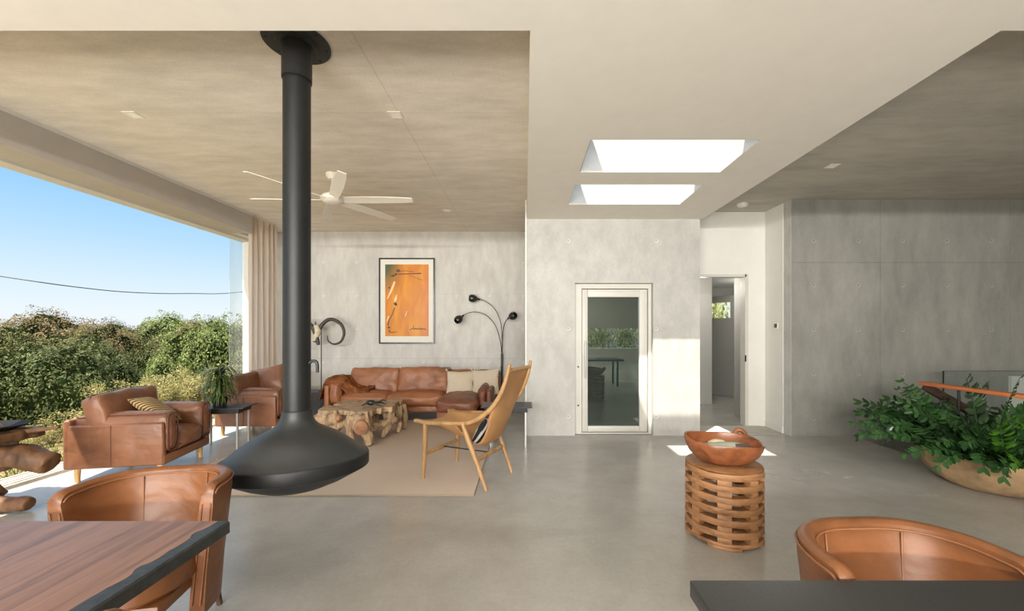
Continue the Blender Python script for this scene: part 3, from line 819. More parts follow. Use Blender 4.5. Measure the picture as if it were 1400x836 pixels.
for x0, x1, z1, sd_ in ((-3.08, -2.24, .83, 11), (-2.23, -1.34, .84, 12), (-1.33, -.88, .80, 13), (-.87, -.46, .79, 14)):
    m = T((x0 + x1) / 2, 7.05, z1 - .215) @ R(radians(-12), 'X')
    q = obj('back_cushion', cushion(x1 - x0, .20, .43, .20, .04, .009, seed=sd_, mat=m), Ls_, so)
    obj('piping', TB([m @ Vector((p.x, 0, p.y)) for p in loop_pts(x1 - x0 + .015, .445, .03)], .007, 6), M['piping'], q)
for x, y in ((-3.22, 6.64), (-3.22, 7.14), (-2.0, 6.64), (-.68, 7.14)): obj('leg', TB([(x, y, .155), (x, y, .0)], .022, 12), M['black_metal'], so)
for x in (-1.28, -.68): obj('leg', TB([(x, 6.14, .105), (x, 6.14, .013)], .022, 12), M['black_metal'], so)
put_pillow('knit_cushion', .46, .44, .15, M['knit_cream'], 'cream tasselled knit cushion left of its pair on the chaise', (-1.12, 6.80, .60), (radians(66), 0, radians(4)), 6, 'cream knit cushions on the sofa', True)
put_pillow('knit_cushion', .47, .46, .15, M['knit_cream'], 'cream tasselled knit cushion leaning to the right of its pair on the chaise', (-.68, 6.78, .62), (radians(68), radians(-6), radians(-8)), 7, 'cream knit cushions on the sofa', True)
# throw over the left arm
v = []; f = []; nu, nv = 34, 26
prof_t = [(-3.375, .34), (-3.37, .50), (-3.35, .63), (-3.28, .675), (-3.17, .69), (-3.06, .665), (-2.98, .57), (-2.88, .505), (-2.76, .485), (-2.62, .475)]
pp = catmull([(x, 0, z) for x, z in prof_t], 6)
for i in range(nu):
    a = i / (nu - 1) * (len(pp) - 1); k = min(int(a), len(pp) - 2); p = pp[k].lerp(pp[k + 1], a - k)
    for j in range(nv):
        y = 6.56 + .40 * j / (nv - 1) + .10 * (i / nu) * sin(3.0 * i / nu)
        q = Vector((p.x * 1, y, p.z))
        w = abs(mnoise.noise(Vector((q.x * 4 + y * 9, y * 13, 1)))) * .07 + abs(mnoise.noise(Vector((q.x * 9, y * 20, 4)))) * .03
        drop = .0
        if j == 0: drop = .16
        elif j == 1: drop = .10
        elif j == 2: drop = .04
        y2 = y - (.03 if j == 0 else (.02 if j == 1 else 0)) + .03 * mnoise.noise(Vector((q.x * 8, 2, 2)))
        v.append((q.x + (0 if i > 4 else -w * .5), y2 - (.02 if j < 3 else 0), q.z + w + .012 - drop * (1 if i > 3 else .3)))
for i in range(nu - 1):
    for j in range(nv - 1): f.append((i * nv + j, i * nv + j + 1, (i + 1) * nv + j + 1, (i + 1) * nv + j))
th_ = raw('throw_blanket', v, f, M['throw']); th_.modifiers.new('s', 'SOLIDIFY').thickness = .01
tag(th_, 'crumpled rust brown throw draped over the left sofa arm', 'blanket')

# ------------------------------------------------------------------ picture
pic = thing('framed_picture', 'framed orange abstract print with black strokes on the back wall', 'picture', (-2.23, YS, 0))
px0, px1, pz0, pz1 = -.525, .525, 1.262, 2.878
bm = bmesh.new()
for q in ((px0, px1, pz0, pz0 + .025), (px0, px1, pz1 - .025, pz1), (px0, px0 + .025, pz0 + .025, pz1 - .025), (px1 - .025, px1, pz0 + .025, pz1 - .025)): box(bm, q[0], q[1], -.04, -.001, q[2], q[3])
obj('frame', bm, M['lamp_black'], pic, smooth=False)
obj('mat_board', BX(px0 + .025, px1 - .025, -.02, -.002, pz0 + .025, pz1 - .025), M['paper'], pic, smooth=False)
ax0, ax1, az0, az1 = px0 + .115, px1 - .115, pz0 + .14, pz1 - .12
art = obj('print', BX(ax0, ax1, -.0225, -.0205, az0, az1), M['art'], pic, smooth=False)
W_, H_ = ax1 - ax0, az1 - az0
def stroke(pts, r, mat_, n=6):
    P3 = [(ax0 + x * W_, -.0228, az1 - y * H_) for x, y in pts]
    return P3, r, n
def strokes(name, L, mat_):
    for pts, r in L:
        bm = bmesh.new(); t = bmesh.new(); tube(t, [(ax0 + x * W_, 0, az1 - y * H_) for x, y in pts], [k * 1.5 for k in (r if isinstance(r, list) else [r] * len(pts))], 6, n=5)
        add(bm, t, T(0, -.0228, 0) @ Matrix.Diagonal((1, .12, 1, 1)))
        obj(name, bm, mat_, art)
strokes('ink_stroke', [
    ([(.20, .135), (.35, .135), (.6, .13), (.83, .125)], [.004, .006, .005, .008]),
    ([(.12, .165), (.20, .15), (.17, .17), (.26, .14), (.24, .125)], .006),
    ([(.26, .10), (.30, .075), (.33, .09), (.28, .105), (.45, .09), (.68, .105)], [.006, .009, .006, .004, .003, .002]),
    ([(.55, .15), (.70, .185), (.85, .22)], [.002, .002, .004]),
    ([(.20, .555), (.25, .54), (.24, .57), (.27, .55)], .012),
    ([(.22, .60), (.16, .70), (.10, .77), (.07, .83), (.08, .86)], [.006, .006, .005, .007, .005]),
    ([(.06, .885), (.09, .875), (.11, .885)], .010), ([(.10, .905), (.12, .945), (.28, .94)], [.006, .006, .003]),
    ([(.08, .32), (.11, .33)], .010),
    ([(.57, .915), (.64, .885), (.66, .905), (.70, .89), (.73, .905), (.76, .888), (.79, .905), (.82, .89), (.85, .905), (.88, .895), (.94, .907)], .0055),
    ([(.64, .86), (.66, .862)], .010)], M['ink'])
strokes('pale_stroke', [([(.22, .24), (.15, .35), (.05, .48)], [.012, .016, .006]), ([(.27, .42), (.24, .48), (.22, .52)], [.004, .016, .006]), ([(.50, .65), (.46, .72)], [.004, .006]), ([(.08, .72), (.03, .80)], [.010, .004])], M['ink_pale'])

# ------------------------------------------------------------------ arc lamp
al = thing('arc_floor_lamp', 'black floor lamp with three arching arms behind the sofa', 'lamp', (-.43, 7.34, 0))
obj('base', LT([(0, 0), (.10, 0), (.10, .018), (.03, .026), (0, .026)], 36), M['lamp_black'], al)
obj('pole', TB([(0, 0, .02), (0, 0, 1.08)], .022, 16), M['lamp_black'], al)
def lamp_arm(pts, headdir, r=.085):
    a = obj('arm', TB(pts, .0075, 10, n=6), M['lamp_black'], al)
    p = Vector(pts[-1]); d = Vector(headdir).normalized()
    m = T(*p) @ d.to_track_quat('Z', 'Y').to_matrix().to_4x4()
    hd = bmesh.new(); lathe(hd, [(0, -.01), (.018, -.01), (.02, .03), (.045, .05), (.066, .085), (.074, .125), (.068, .165), (.05, .19), (.046, .188), (.06, .16), (.066, .125), (.058, .09), (0, .06)], 28, m)
    obj('lamp_shade', hd, M['lamp_black'], a)
lamp_arm([(-.005, 0, 1.05), (-.03, -.01, 1.30), (-.12, -.03, 1.60), (-.30, -.06, 1.80), (-.52, -.08, 1.85), (-.69, -.10, 1.80), (-.705, -.12, 1.78)], (-.55, -.6, -.55))
lamp_arm([(0, .004, 1.05), (.0, 0, 1.40), (-.03, 0, 1.68), (-.14, 0, 1.92), (-.30, -.02, 2.05), (-.42, -.02, 2.09)], (-.9, -.25, .1))
lamp_arm([(.005, 0, 1.05), (.01, -.01, 1.35), (.03, -.02, 1.56), (.07, -.05, 1.68), (.12, -.08, 1.735)], (.55, -.5, .25))

# ------------------------------------------------------------------ plinth and ram-horn sculpture
pn = thing('plinth', 'round blue grey plinth between the curtain and the sofa', 'plinth', (-3.86, 7.10, 0))
obj('drum', LT([(0, 0), (.235, 0), (.24, .01), (.24, .405), (.23, .42), (0, .42)], 56), M['plinth'], pn)
hs = thing('horn_sculpture', 'dark curled ram horn sculpture on a thin rod above the plinth', 'sculpture', (-3.665, 7.10, .42))
obj('foot', LT([(0, 0), (.05, 0), (.05, .012), (0, .012)], 24), M['black_metal'], hs)
obj('rod', TB([(0, 0, .01), (0, 0, 1.14)], .009, 8), M['black_metal'], hs)
sk_ = bmesh.new(); tube(sk_, [(-.09, -.02, 1.18), (-.06, -.02, 1.08), (-.07, -.05, .98), (-.09, -.07, .90)], [.05, .065, .045, .02], 14, n=4)
obj('skull', sk_, M['bone'], hs)
hp = [(-.12, 0, .88), (-.09, 0, .98), (0, 0, 1.17), (.12, 0, 1.28), (.25, 0, 1.275), (.37, 0, 1.18), (.41, 0, 1.03), (.35, 0, .89), (.23, 0, .845), (.13, 0, .90), (.11, 0, 1.0)]
hr = [.028, .034, .036, .034, .031, .028, .025, .021, .017, .013, .006]
obj('horn', TB(hp, hr, 12, n=7), M['horn'], hs)
hp2 = [(-.10 - (x + .02) * .75, y - .05, z - .05) for x, y, z in hp]
obj('horn', TB(hp2, hr, 12, n=7), M['horn'], hs)
obj('nose_guard', TB([(-.10, -.01, 1.25), (-.085, -.02, 1.10), (-.10, -.03, 1.0), (-.105, -.03, .92)], [.012, .016, .014, .008], 8, n=4), M['horn'], hs)

# ------------------------------------------------------------------ curtain
v = []; f = []; n = 150
for i in range(n + 1):
    s = i / n; y = 6.38 + .72 * s
    x = -4.47 + .042 * sin(s * 2 * pi * 5.5 + .7 * sin(s * 7)) + (.0)
    for z, k in ((.015, 1.12), (1.2, 1.05), (2.6, .95), (3.37, .85)):
        v.append((-4.47 + (x + 4.47) * k, y + .012 * sin(z * 2 + i * .3), z))
for i in range(n):
    for j in range(3): f.append((i * 4 + j, i * 4 + j + 1, i * 4 + 5 + j, i * 4 + 4 + j))
cb = NB('sheer curtain'); vv = cb.coord()
wv = cb.noise(cb.scale(vv, (1, 1, .02)), 60, 3)
pc = cb.pbr(cb.ramp(wv, [(.3, srgb(196, 182, 170)), (.7, srgb(222, 210, 198))]), .9, 0, .1)
tl = cb.node('ShaderNodeBsdfTranslucent'); tl.inputs[0].default_value = (*srgb(228, 216, 204), 1)
mx = cb.n.new('ShaderNodeMixShader'); mx.inputs[0].default_value = .5
cb.link(pc.outputs[0], mx.inputs[1]); cb.link(tl.outputs[0], mx.inputs[2]); cb.link(mx.outputs[0], cb.out.inputs[0])
cu_ = raw('curtain', v, f, cb.m)
tag(cu_, 'pale floor length curtain gathered at the end of the window wall', 'curtain')

# ------------------------------------------------------------------ root coffee table
ct = thing('root_coffee_table', 'teak root coffee table on the rug before the sofa', 'coffee table', (-2.28, 5.55, 0))
random.seed(12)
def root_build(bm):
    # flat cut top from several trunk slices
    for x, y, w, d, a in ((-.30, -.18, .42, .40, .3), (.10, -.25, .40, .38, -.2), (.28, .10, .34, .55, .1), (-.08, .16, .46, .46, .5), (-.32, .22, .30, .36, 0), (.24, .38, .40, .22, .2), (.02, -.02, .6, .6, .2)):
        t = bmesh.new(); box(t, -w * .45, w * .45, -d * .45, d * .45, .385, .458); add(bm, t, T(x, y, 0) @ R(a, 'Z'))
    L = [((.16, -.40, .40), (.22, -.42, .20), (.28, -.44, .02), .11, .075, .06), ((.02, -.38, .38), (.00, -.42, .2), (.06, -.46, .02), .09, .06, .045),
         ((-.22, -.30, .40), (-.25, -.34, .2), (-.20, -.36, .02), .10, .07, .06), ((-.38, -.12, .40), (-.48, -.16, .28), (-.50, -.20, .12), .10, .08, .06),
         ((.38, .30, .38), (.42, .28, .22), (.42, .22, .02), .09, .05, .035), ((.34, .05, .38), (.36, 0, .22), (.30, -.08, .02), .11, .07, .05),
         ((.40, .42, .38), (.44, .44, .2), (.43, .46, .02), .08, .06, .045), ((-.30, .36, .38), (-.34, .38, .2), (-.36, .40, .02), .09, .07, .06),
         ((0, .30, .38), (.03, .33, .2), (0, .36, .02), .10, .08, .06), ((-.46, .10, .40), (-.50, .12, .2), (-.47, .16, .02), .08, .06, .05)]
    for a, b_, c_, r0, r1, r2 in L: tube(bm, [a, b_, c_], [r0 * .88, r1 * .85, r2 * .9], 12, n=5)
    tube(bm, [(.42, .30, .20), (.40, .05, .24), (.25, -.2, .20)], [.045, .05, .045], 10, n=5)
    tube(bm, [(.22, -.35, .22), (-.05, -.36, .30), (-.25, -.30, .2)], [.05, .05, .05], 10, n=5)
    tube(bm, [(-.20, -.32, .36), (-.42, -.36, .33), (-.54, -.42, .26)], [.11, .10, .075], 12, n=5)
    tube(bm, [(.10, -.30, .34), (.16, -.44, .30), (.19, -.50, .27)], [.13, .115, .10], 14, n=5)
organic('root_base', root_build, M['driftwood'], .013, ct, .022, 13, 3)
for v_ in bpy.data.objects['root_base'].data.vertices:      # the top is sawn flat
    if v_.co.z > .437: v_.co.z = .4585
for p, d, r in (((.195, -.535, .275), (.25, -.85, -.25), .085), ((-.575, -.445, .25), (-.8, -.4, -.2), .055), ((-.14, -.44, .375), (-.1, -1, .1), .035)):
    m = T(*p) @ Vector(d).to_track_quat('Z', 'Y').to_matrix().to_4x4()
    obj('sawn_end', LT([(0, .030), (r * .8, .028), (r, .018), (r * 1.02, -.04), (r * .9, -.06)], 24, m, sy=1.15), M['cut_wood'], ct)
rt = thing('carved_figure', 'small black carved seed pod lying on the root coffee table', 'ornament', (-2.12, 5.42, .478))
bm = bmesh.new(); bmesh.ops.create_uvsphere(bm, u_segments=20, v_segments=12, radius=.05, matrix=T(0, 0, .042) @ Matrix.Diagonal((1.3, 1, .8, 1)))
obj('body', bm, M['red_leather_thing'], rt)
for pts in ([(.03, 0, .05), (.10, 0, .05), (.17, .01, .075), (.21, .0, .06)], [(.03, .03, .04), (.12, .06, .03), (.19, .05, .012)], [(.03, -.02, .04), (.10, -.06, .03), (.18, -.09, .012)], [(-.04, 0, .05), (-.08, -.03, .02), (-.10, -.05, .01)], [(-.03, .03, .05), (-.08, .05, .03), (-.09, .07, .01)]):
    obj('tendril', TB(pts, [.016] + [.011] * (len(pts) - 2) + [.006], 8, n=4), M['red_leather_thing'], rt)

# ------------------------------------------------------------------ root side table left
lt = thing('root_side_table', 'dark teak root side table at the left edge by the window', 'side table', (-4.45, 3.28, 0))
def root2(bm):
    for x, y, w, d in ((-.05, 0, .55, .42), (-.25, .02, .4, .5), (.05, .02, .35, .3)):
        t = bmesh.new(); box(t, -w / 2, w / 2, -d / 2, d / 2, .58, .66); add(bm, t, T(x, y, 0))
    tube(bm, [(-.2, 0, .62), (-.1, 0, .48), (0, .02, .40)], [.2, .17, .13], 14, n=4)
    tube(bm, [(-.05, 0, .42), (.15, .05, .45), (.28, .08, .41), (.40, .10, .37)], [.13, .10, .10, .085], 14, n=5)
    tube(bm, [(-.1, 0, .5), (-.32, .06, .32), (-.26, .14, .16), (-.17, .22, .03)], [.14, .09, .065, .055], 14, n=5)
    tube(bm, [(-.40, -.10, .5), (-.45, -.12, .25), (-.30, -.10, .09), (.0, -.04, .075), (.34, 0, .06)], [.12, .10, .09, .075, .055], 14, n=5)
    tube(bm, [(-.30, .1, .56), (-.48, .15, .3), (-.52, .18, .03)], [.12, .08, .07], 12, n=5)
    tube(bm, [(-.35, -.15, .5), (-.5, -.22, .25), (-.5, -.25, .03)], [.12, .08, .07], 12, n=5)
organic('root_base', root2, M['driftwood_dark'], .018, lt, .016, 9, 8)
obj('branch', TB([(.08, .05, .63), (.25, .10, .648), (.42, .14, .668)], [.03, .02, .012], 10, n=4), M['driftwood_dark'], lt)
tag(obj('shallow_dish', LT([(0, 0), (.15, 0), (.22, .03), (.25, .05), (.245, .054), (.2, .035), (.14, .012), (0, .01)], 48), M['matt_black']), 'shallow black dish resting on the dark root side table', 'dish')
bpy.data.objects['shallow_dish'].location = (-4.50, 3.32, .672)
bpy.data.objects['shallow_dish'].scale = (1, .8, .7)

# ------------------------------------------------------------------ black side tables
def make_side(label):
    t = thing('side_table', label, 'side table', (0, 0, 0), 0, 'black side tables with steel legs')
    obj('tabletop', RB(-.33, .33, -.19, .19, .515, .53, .003, 1), M['slate_top'], t)
    obj('drawer', RB(-.28, .27, -.16, .16, .455, .514, .004, 1), M['black_metal'], t)
    for x in (-.205, .245):
        for y in (-.14, .14): obj('leg', RB(x - .011, x + .011, y - .011, y + .011, 0, .456, .002, 1), M['steel'], t)
    return t
s1 = make_side('black side table with potted plant between the two armchairs')
s1.location = (-3.92, 5.11, 0); s1.rotation_euler = (0, 0, radians(10))
s2 = dup(s1, (-.24, 5.22, 0), radians(0), 'black side table with steel legs behind the sling chair')

# strap leaved plant on the side table
pp_ = thing('strap_leaf_plant', 'bushy strap leaved potted plant on the black side table', 'plant', (-3.95, 5.11, .53))
obj('pot', LT([(0, 0), (.07, 0), (.09, .11), (.083, .11), (.075, .09), (0, .09)], 32), M['black_metal'], pp_)
obj('stem', TB([(0, 0, .08), (.01, 0, .25), (0, .01, .40)], .014, 8, n=3), M['twig'], pp_)
random.seed(5); v = []; f = []
for k in range(260):
    a = random.uniform(0, 2 * pi); z0 = random.uniform(.10, .46); L = random.uniform(.22, .38); up = random.uniform(.2, 1.3); w = random.uniform(.008, .014)
    d = Vector((cos(a), sin(a), 0)); sd_ = Vector((-sin(a), cos(a), 0)); base = len(v); p = Vector((0, 0, z0)); ang = up
    for i in range(7):
        ww = w * (1 - (i / 6) ** 2) + .001
        v += [tuple(p + sd_ * ww), tuple(p - sd_ * ww)]
        p = p + (d * cos(ang) + Vector((0, 0, sin(ang)))) * L / 6; ang -= .42
        if p.z < .02: p.z = .02
    for i in range(6): f.append((base + 2 * i, base + 2 * i + 1, base + 2 * i + 3, base + 2 * i + 2))
raw('foliage', v, f, M['leaf_strap'], pp_)

# ------------------------------------------------------------------ sling lounge chair
lc = thing('sling_chair', 'honey oak lounge chair with leather sling, standing on the rug edge', 'chair', (-.573, 4.094, 0))
B_ = Vector((.905, -.424, 0)).normalized(); L_ = Vector((.424, .905, 0)).normalized()
def LP(s, l, z): return B_ * s + L_ * l + Vector((0, 0, z))
rail = [(-.48, .585), (-.42, .585), (-.34, .575), (-.15, .590), (0, .600), (.157, .620), (.278, .676), (.392, .768), (.47, .87), (.515, .96), (.555, 1.07), (.585, 1.195)]
rr = [.018, .021, .022, .021, .021, .022, .023, .023, .022, .021, .019, .017]
def lat(s): return .285 - .05 * max(0, (s + .1)) / .7
for sg in (-1, 1):
    obj('arm_rail', TB([LP(s, sg * lat(s), z) for s, z in rail], rr, 14, n=5), M['chair_oak'], lc)
    obj('leg', TB([LP(-.345, sg * .285, .575), LP(-.35, sg * .287, .3), LP(-.37, sg * .29, .013)], [.024, .024, .016], 14, n=4), M['chair_oak'], lc)
    obj('leg', TB([LP(.10, sg * .278, .612), LP(.16, sg * .275, .46), LP(.24, sg * .27, .28), LP(.355, sg * .264, 0 if sg > 0 else 0.0)], [.022, .026, .024, .015], 14, n=4), M['chair_oak'], lc)
obj('stretcher', TB([LP(-.35, -.287, .26), LP(-.34, 0, .265), LP(-.35, .287, .26)], [.020, .024, .020], 10, n=3, sx=.55), M['chair_oak'], lc)
obj('stretcher', TB([LP(.245, -.27, .27), LP(.25, 0, .275), LP(.245, .27, .27)], [.020, .026, .020], 10, n=3, sx=.55), M['chair_oak'], lc)
obj('tie_rod', TB([LP(-.34, 0, .265), LP(.25, 0, .275)], .007, 8), M['lamp_black'], lc)
obj('top_rail', TB([LP(.575, -.225, 1.135), LP(.575, .225, 1.135)], .018, 12), M['chair_oak'], lc)
# sling
cen = catmull([(-.40, 0, .56), (-.30, 0, .515), (-.15, 0, .455), (.02, 0, .40), (.16, 0, .365), (.25, 0, .37), (.32, 0, .43), (.385, 0, .57), (.44, 0, .74), (.50, 0, .93), (.545, 0, 1.08), (.565, 0, 1.13)], 4)
edg = catmull([(-.47, 0, .60), (-.34, 0, .592), (-.15, 0, .605), (-.02, 0, .60), (.09, 0, .50), (.21, 0, .41), (.29, 0, .47), (.365, 0, .66), (.455, 0, .86), (.51, 0, .965), (.55, 0, 1.09), (.566, 0, 1.135)], 4)
v = []; f = []; nl = 18
for i in range(len(cen)):
    for j in range(nl + 1):
        l = j / nl * 2 - 1; k = abs(l) ** 2.6
        p = cen[i].lerp(edg[i], k)
        fr_ = i / (len(cen) - 1)
        hw = lat(p.x) - .006 - (.035 if .36 < fr_ < .62 else 0)
        v.append(tuple(LP(p.x, l * hw, p.z)))
for i in range(len(cen) - 1):
    for j in range(nl): f.append((i * (nl + 1) + j, i * (nl + 1) + j + 1, (i + 1) * (nl + 1) + j + 1, (i + 1) * (nl + 1) + j))
sl = raw('sling', v, f, M['sling'], lc); sl.modifiers.new('s', 'SOLIDIFY').thickness = .006
lw = put_pillow('woven_cushion', .46, .30, .12, M['weave_bw'], 'black and white woven cushion lying in the sling chair', tuple(Vector((-.573, 4.094, 0)) + LP(.225, 0, .53)), (0, 0, 0), 9)
lw.matrix_world = T(*(Vector((-.573, 4.094, 0)) + LP(.235, 0, .53))) @ Matrix(((L_.x, B_.x, 0, 0), (L_.y, B_.y, 0, 0), (0, 0, 1, 0), (0, 0, 0, 1))) @ R(radians(58), 'X')

# ------------------------------------------------------------------ stool and bowl
stl = thing('slatted_stool', 'round wooden drum stool of stacked open rings on the concrete floor', 'stool', (1.47, 2.93, 0), .1)
def ring_bm(z0, z1, ro, ri, wob=0, a0=0, a1=2 * pi, seg=64, sd=0):
    bm = bmesh.new(); full = abs(a1 - a0 - 2 * pi) < 1e-6; n = seg if full else seg + 1; R_ = []
    for i in range(n):
        a = a0 + (a1 - a0) * i / seg
        w = wob * sin(3 * a + sd) + wob * .6 * sin(8 * a + sd * 2)
        R_.append([bm.verts.new((r * cos(a), r * sin(a), z + w)) for r, z in ((ri, z0), (ro - .004, z0), (ro, z0 + .006), (ro, z1 - .006), (ro - .004, z1), (ri, z1))])
    for i in range(seg):
        a, b_ = R_[i], R_[(i + 1) % n]
        for j in range(6): bm.faces.new((a[j], a[(j + 1) % 6], b_[(j + 1) % 6], b_[j]))
    if not full: bm.faces.new(R_[0]); bm.faces.new(R_[-1][::-1])
    return bm
ro = .262; pitch = .079
for k in range(7):
    z0 = k * pitch + (.018 if k == 0 else 0); z1 = k * pitch + .046
    obj('ring', ring_bm(max(z0, .002), z1, ro, .20, .0025 if k else 0, sd=k), M['stool_wood'], stl)
for q in range(4):
    a = 2 * pi * q / 4 + .25 + pi / 4 * 3
    obj('foot', ring_bm(0, .02, ro + .002, .205, 0, a - .42, a + .42, 10), M['stool_wood'], stl)
for k in range(6):
    for q in range(8):
        a = 2 * pi * q / 8 + .25; half = .17 if q % 2 else .13
        obj('block', ring_bm(k * pitch + .043, (k + 1) * pitch + .003, ro + .002, .205, 0, a - half, a + half, 6), M['stool_wood'], stl)
obj('seat', LT([(0, .50), (.21, .50), (.21, .519), (.25, .521), (.258, .526), (.25, .531), (0, .531)], 64), M['stool_wood'], stl)
bw = thing('wooden_bowl', 'large red brown carved wooden bowl standing on the drum stool', 'bowl', (1.47, 2.92, .5315), radians(8))
def bowl_r(a): return 1 + .035 * cos(2 * a + .4) + .02 * sin(3 * a)
prof_b = [(0, 0), (.12, .002), (.19, .03), (.238, .075), (.263, .125), (.272, .162), (.268, .172), (.256, .168), (.246, .13), (.215, .085), (.16, .05), (.08, .038), (0, .036)]
bb = LT(prof_b, 72)
for v_ in bb.verts:
    a = atan2(v_.co.y, v_.co.x); k = bowl_r(a); v_.co.x *= k; v_.co.y *= k * .86
    v_.co.z += (v_.co.z / .17) * (.018 * cos(a - pi * .9) + .008 * sin(3 * a))
obj('vessel', bb, M['bowl_wood'], bw)
obj('ear', TB([(.20, .17, .15), (.235, .175, .185), (.265, .15, .18), (.27, .11, .15)], [.018, .02, .018, .012], 10, n=4), M['bowl_wood'], bw)
obj('ear', TB([(-.25, -.05, .15), (-.232, -.085, .165), (-.19, -.125, .15)], [.014, .018, .012], 10, n=4), M['bowl_wood'], bw)
def pebble(name, label, x, y, z, sx, sy, sz, mt, rz):
    bm = bmesh.new(); bmesh.ops.create_uvsphere(bm, u_segments=32, v_segments=16, radius=1)
    for v_ in bm.verts:
        v_.co += v_.co.normalized() * .12 * mnoise.noise(v_.co * 1.3 + Vector((x * 9, y * 7, 0)))
        v_.co = Vector((v_.co.x * sx, v_.co.y * sy, v_.co.z * sz))
    o = obj(name, bm, mt); o.location = (x, y, z); o.rotation_euler = (0, 0, rz); tag(o, label, 'stone', 'stones in the bowl')
pebble('flat_stone', 'sand coloured flat stone at the left inside the wooden bowl', 1.345, 2.96, .627, .085, .09, .03, M['sand_stone'], .3)
pebble('flat_stone', 'long sage green flat stone across the middle of the wooden bowl', 1.475, 2.93, .652, .15, .06, .022, M['sage'], .1)
pebble('flat_stone', 'sand coloured rounded stone at the back of the wooden bowl', 1.47, 3.03, .636, .07, .05, .035, M['sand_stone'], 0)
pebble('flat_stone', 'banded charcoal stone at the right inside the wooden bowl', 1.585, 2.90, .637, .075, .055, .035, M['char_stone'], -.3)
pebble('flat_stone', 'small sage stone under the others at the front of the bowl', 1.47, 2.85, .617, .07, .04, .022, M['sage'], .4)

# ------------------------------------------------------------------ stone planter with plant
pt = thing('stone_planter', 'boat shaped honey stone planter on the floor by the stairwell', 'planter', (4.46, 3.84, 0), radians(0))
prof_p = [(0, 0), (.60, 0), (.72, .03), (.86, .10), (.96, .19), (1.0, .29), (.98, .305), (.90, .30), (.86, .22), (.8, .2), (0, .2)]
bm = LT([(r, z) for r, z in prof_p], 72)
for v_ in bm.verts:
    a = atan2(v_.co.y, v_.co.x)
    v_.co.x *= .42; v_.co.y *= .53
    v_.co += mnoise.noise_vector(v_.co * 4) * .022
    if v_.co.z < .012: v_.co.z = max(v_.co.z, 0.0)
obj('trough', bm, M['stone'], pt)
obj('soil', LT([(0, .235), (.84, .235)], 48, Matrix.Diagonal((.40, .51, 1, 1))), M['soil'], pt)
zz = thing('zz_plant', 'dark glossy zz plant with arching fronds growing in the stone planter', 'plant', (4.46, 3.84, .235))
def frond_mesh(L, bend, nleaf, lw_, seed, twist=0):
    random.seed(seed); v = []; f = []; fm = []
    pts = []; p = Vector((0, 0, 0)); ang = 0.0; n = 24
    for i in range(n + 1):
        pts.append(p.copy()); p = p + Vector((sin(ang), 0, cos(ang))) * L / n; ang += bend / n
    def stem(i):
        d = (pts[min(i + 1, n)] - pts[max(i - 1, 0)]).normalized(); return d
    base0 = 0
    for i in range(n + 1):
        d = stem(i); s = Vector((0, 1, 0)); u = s.cross(d); r = .0095 * (1 - .75 * i / n)
        for j in range(5):
            a = 2 * pi * j / 5; v.append(tuple(pts[i] + (s * cos(a) + u * sin(a)) * r))
    for i in range(n):
        for j in range(5): f.append((i * 5 + j, i * 5 + (j + 1) % 5, (i + 1) * 5 + (j + 1) % 5, (i + 1) * 5 + j)); fm.append(1)
    for k in range(nleaf):
        t = .18 + .82 * (k // 2) / (nleaf / 2 - 1); i = min(n, int(t * n)); sg = 1 if k % 2 else -1
        d = stem(i); tw = Matrix.Rotation(twist * (.5 + .5 * t), 3, d); s = tw @ Vector((0, 1, 0)) * sg; u = tw @ d.cross(Vector((0, 1, 0))) * -1
        tip = (t > .97)
        out = (s * (.30 if tip else .80) + d * .62 + u * random.uniform(.1, .5)).normalized()
        ll = lw_ * (1.0 - .45 * abs(t - .55)) * random.uniform(.88, 1.1); w = ll * .25
        side = out.cross(u).normalized(); nrm = side.cross(out)
        b0 = len(v); prof = [(0, .12), (.2, .72), (.45, 1.0), (.7, .82), (.9, .4), (1, .02)]
        for q, wq in prof:
            c = pts[i] + out * ll * q + nrm * (-.12 * ll * q * q)
            v.append(tuple(c + side * w * wq + nrm * w * .28 * wq)); v.append(tuple(c)); v.append(tuple(c - side * w * wq + nrm * w * .28 * wq))
        for q in range(5):
            a = b0 + 3 * q
            f.append((a, a + 1, a + 4, a + 3)); f.append((a + 1, a + 2, a + 5, a + 4)); fm += [0, 0]
    return v, f, fm
protos = []
for i, (L, bd, nl_, lw2, tw_) in enumerate(((.62, 1.1, 24, .088, .9), (.55, 1.5, 22, .085, -.9), (.50, .8, 20, .092, .5), (.46, 1.9, 20, .085, -.4), (.66, .9, 26, .085, -1.2), (1.12, .35, 36, .082, .9), (1.0, .75, 34, .085, -.9))):
    for mt in ('leaf_zz', 'leaf_zz_new'):
        vv, ff, fm = frond_mesh(L, bd, nl_, lw2, 20 + i, tw_)
        me = bpy.data.meshes.new('frond'); me.from_pydata(vv, [], ff); me.materials.append(M[mt]); me.materials.append(M['leaf_zz_new'] if mt.endswith('new') else M['leaf_zz'])
        me.polygons.foreach_set('material_index', fm); me.polygons.foreach_set('use_smooth', [True] * len(ff))
        protos.append(me)
random.seed(77)
def frond(k, new, x, y, az, lean, sc=1):
    o = bpy.data.objects.new('frond', protos[2 * k + (1 if new else 0)]); C.objects.link(o); o.parent = zz
    o.location = (x, y, 0); o.rotation_mode = 'QUATERNION'
    o.rotation_quaternion = (R(az, 'Z') @ R(lean, 'Y')).to_quaternion(); o.scale = (sc, sc, sc)
    return o
for i in range(84):
    az = 2 * pi * (i * .381966); rr_ = sqrt((i + .5) / 84)
    front = max(0, -sin(az) - .2)
    lean = rr_ * random.uniform(.35, .95) * (1 - .35 * front)
    frond((0, 1, 2, 4, 3, 1, 0)[i % 7], False, .30 * rr_ * cos(az), .40 * rr_ * sin(az), az + random.uniform(-.6, .6), lean, random.uniform(1.05, 1.45) * (1 - .3 * front))
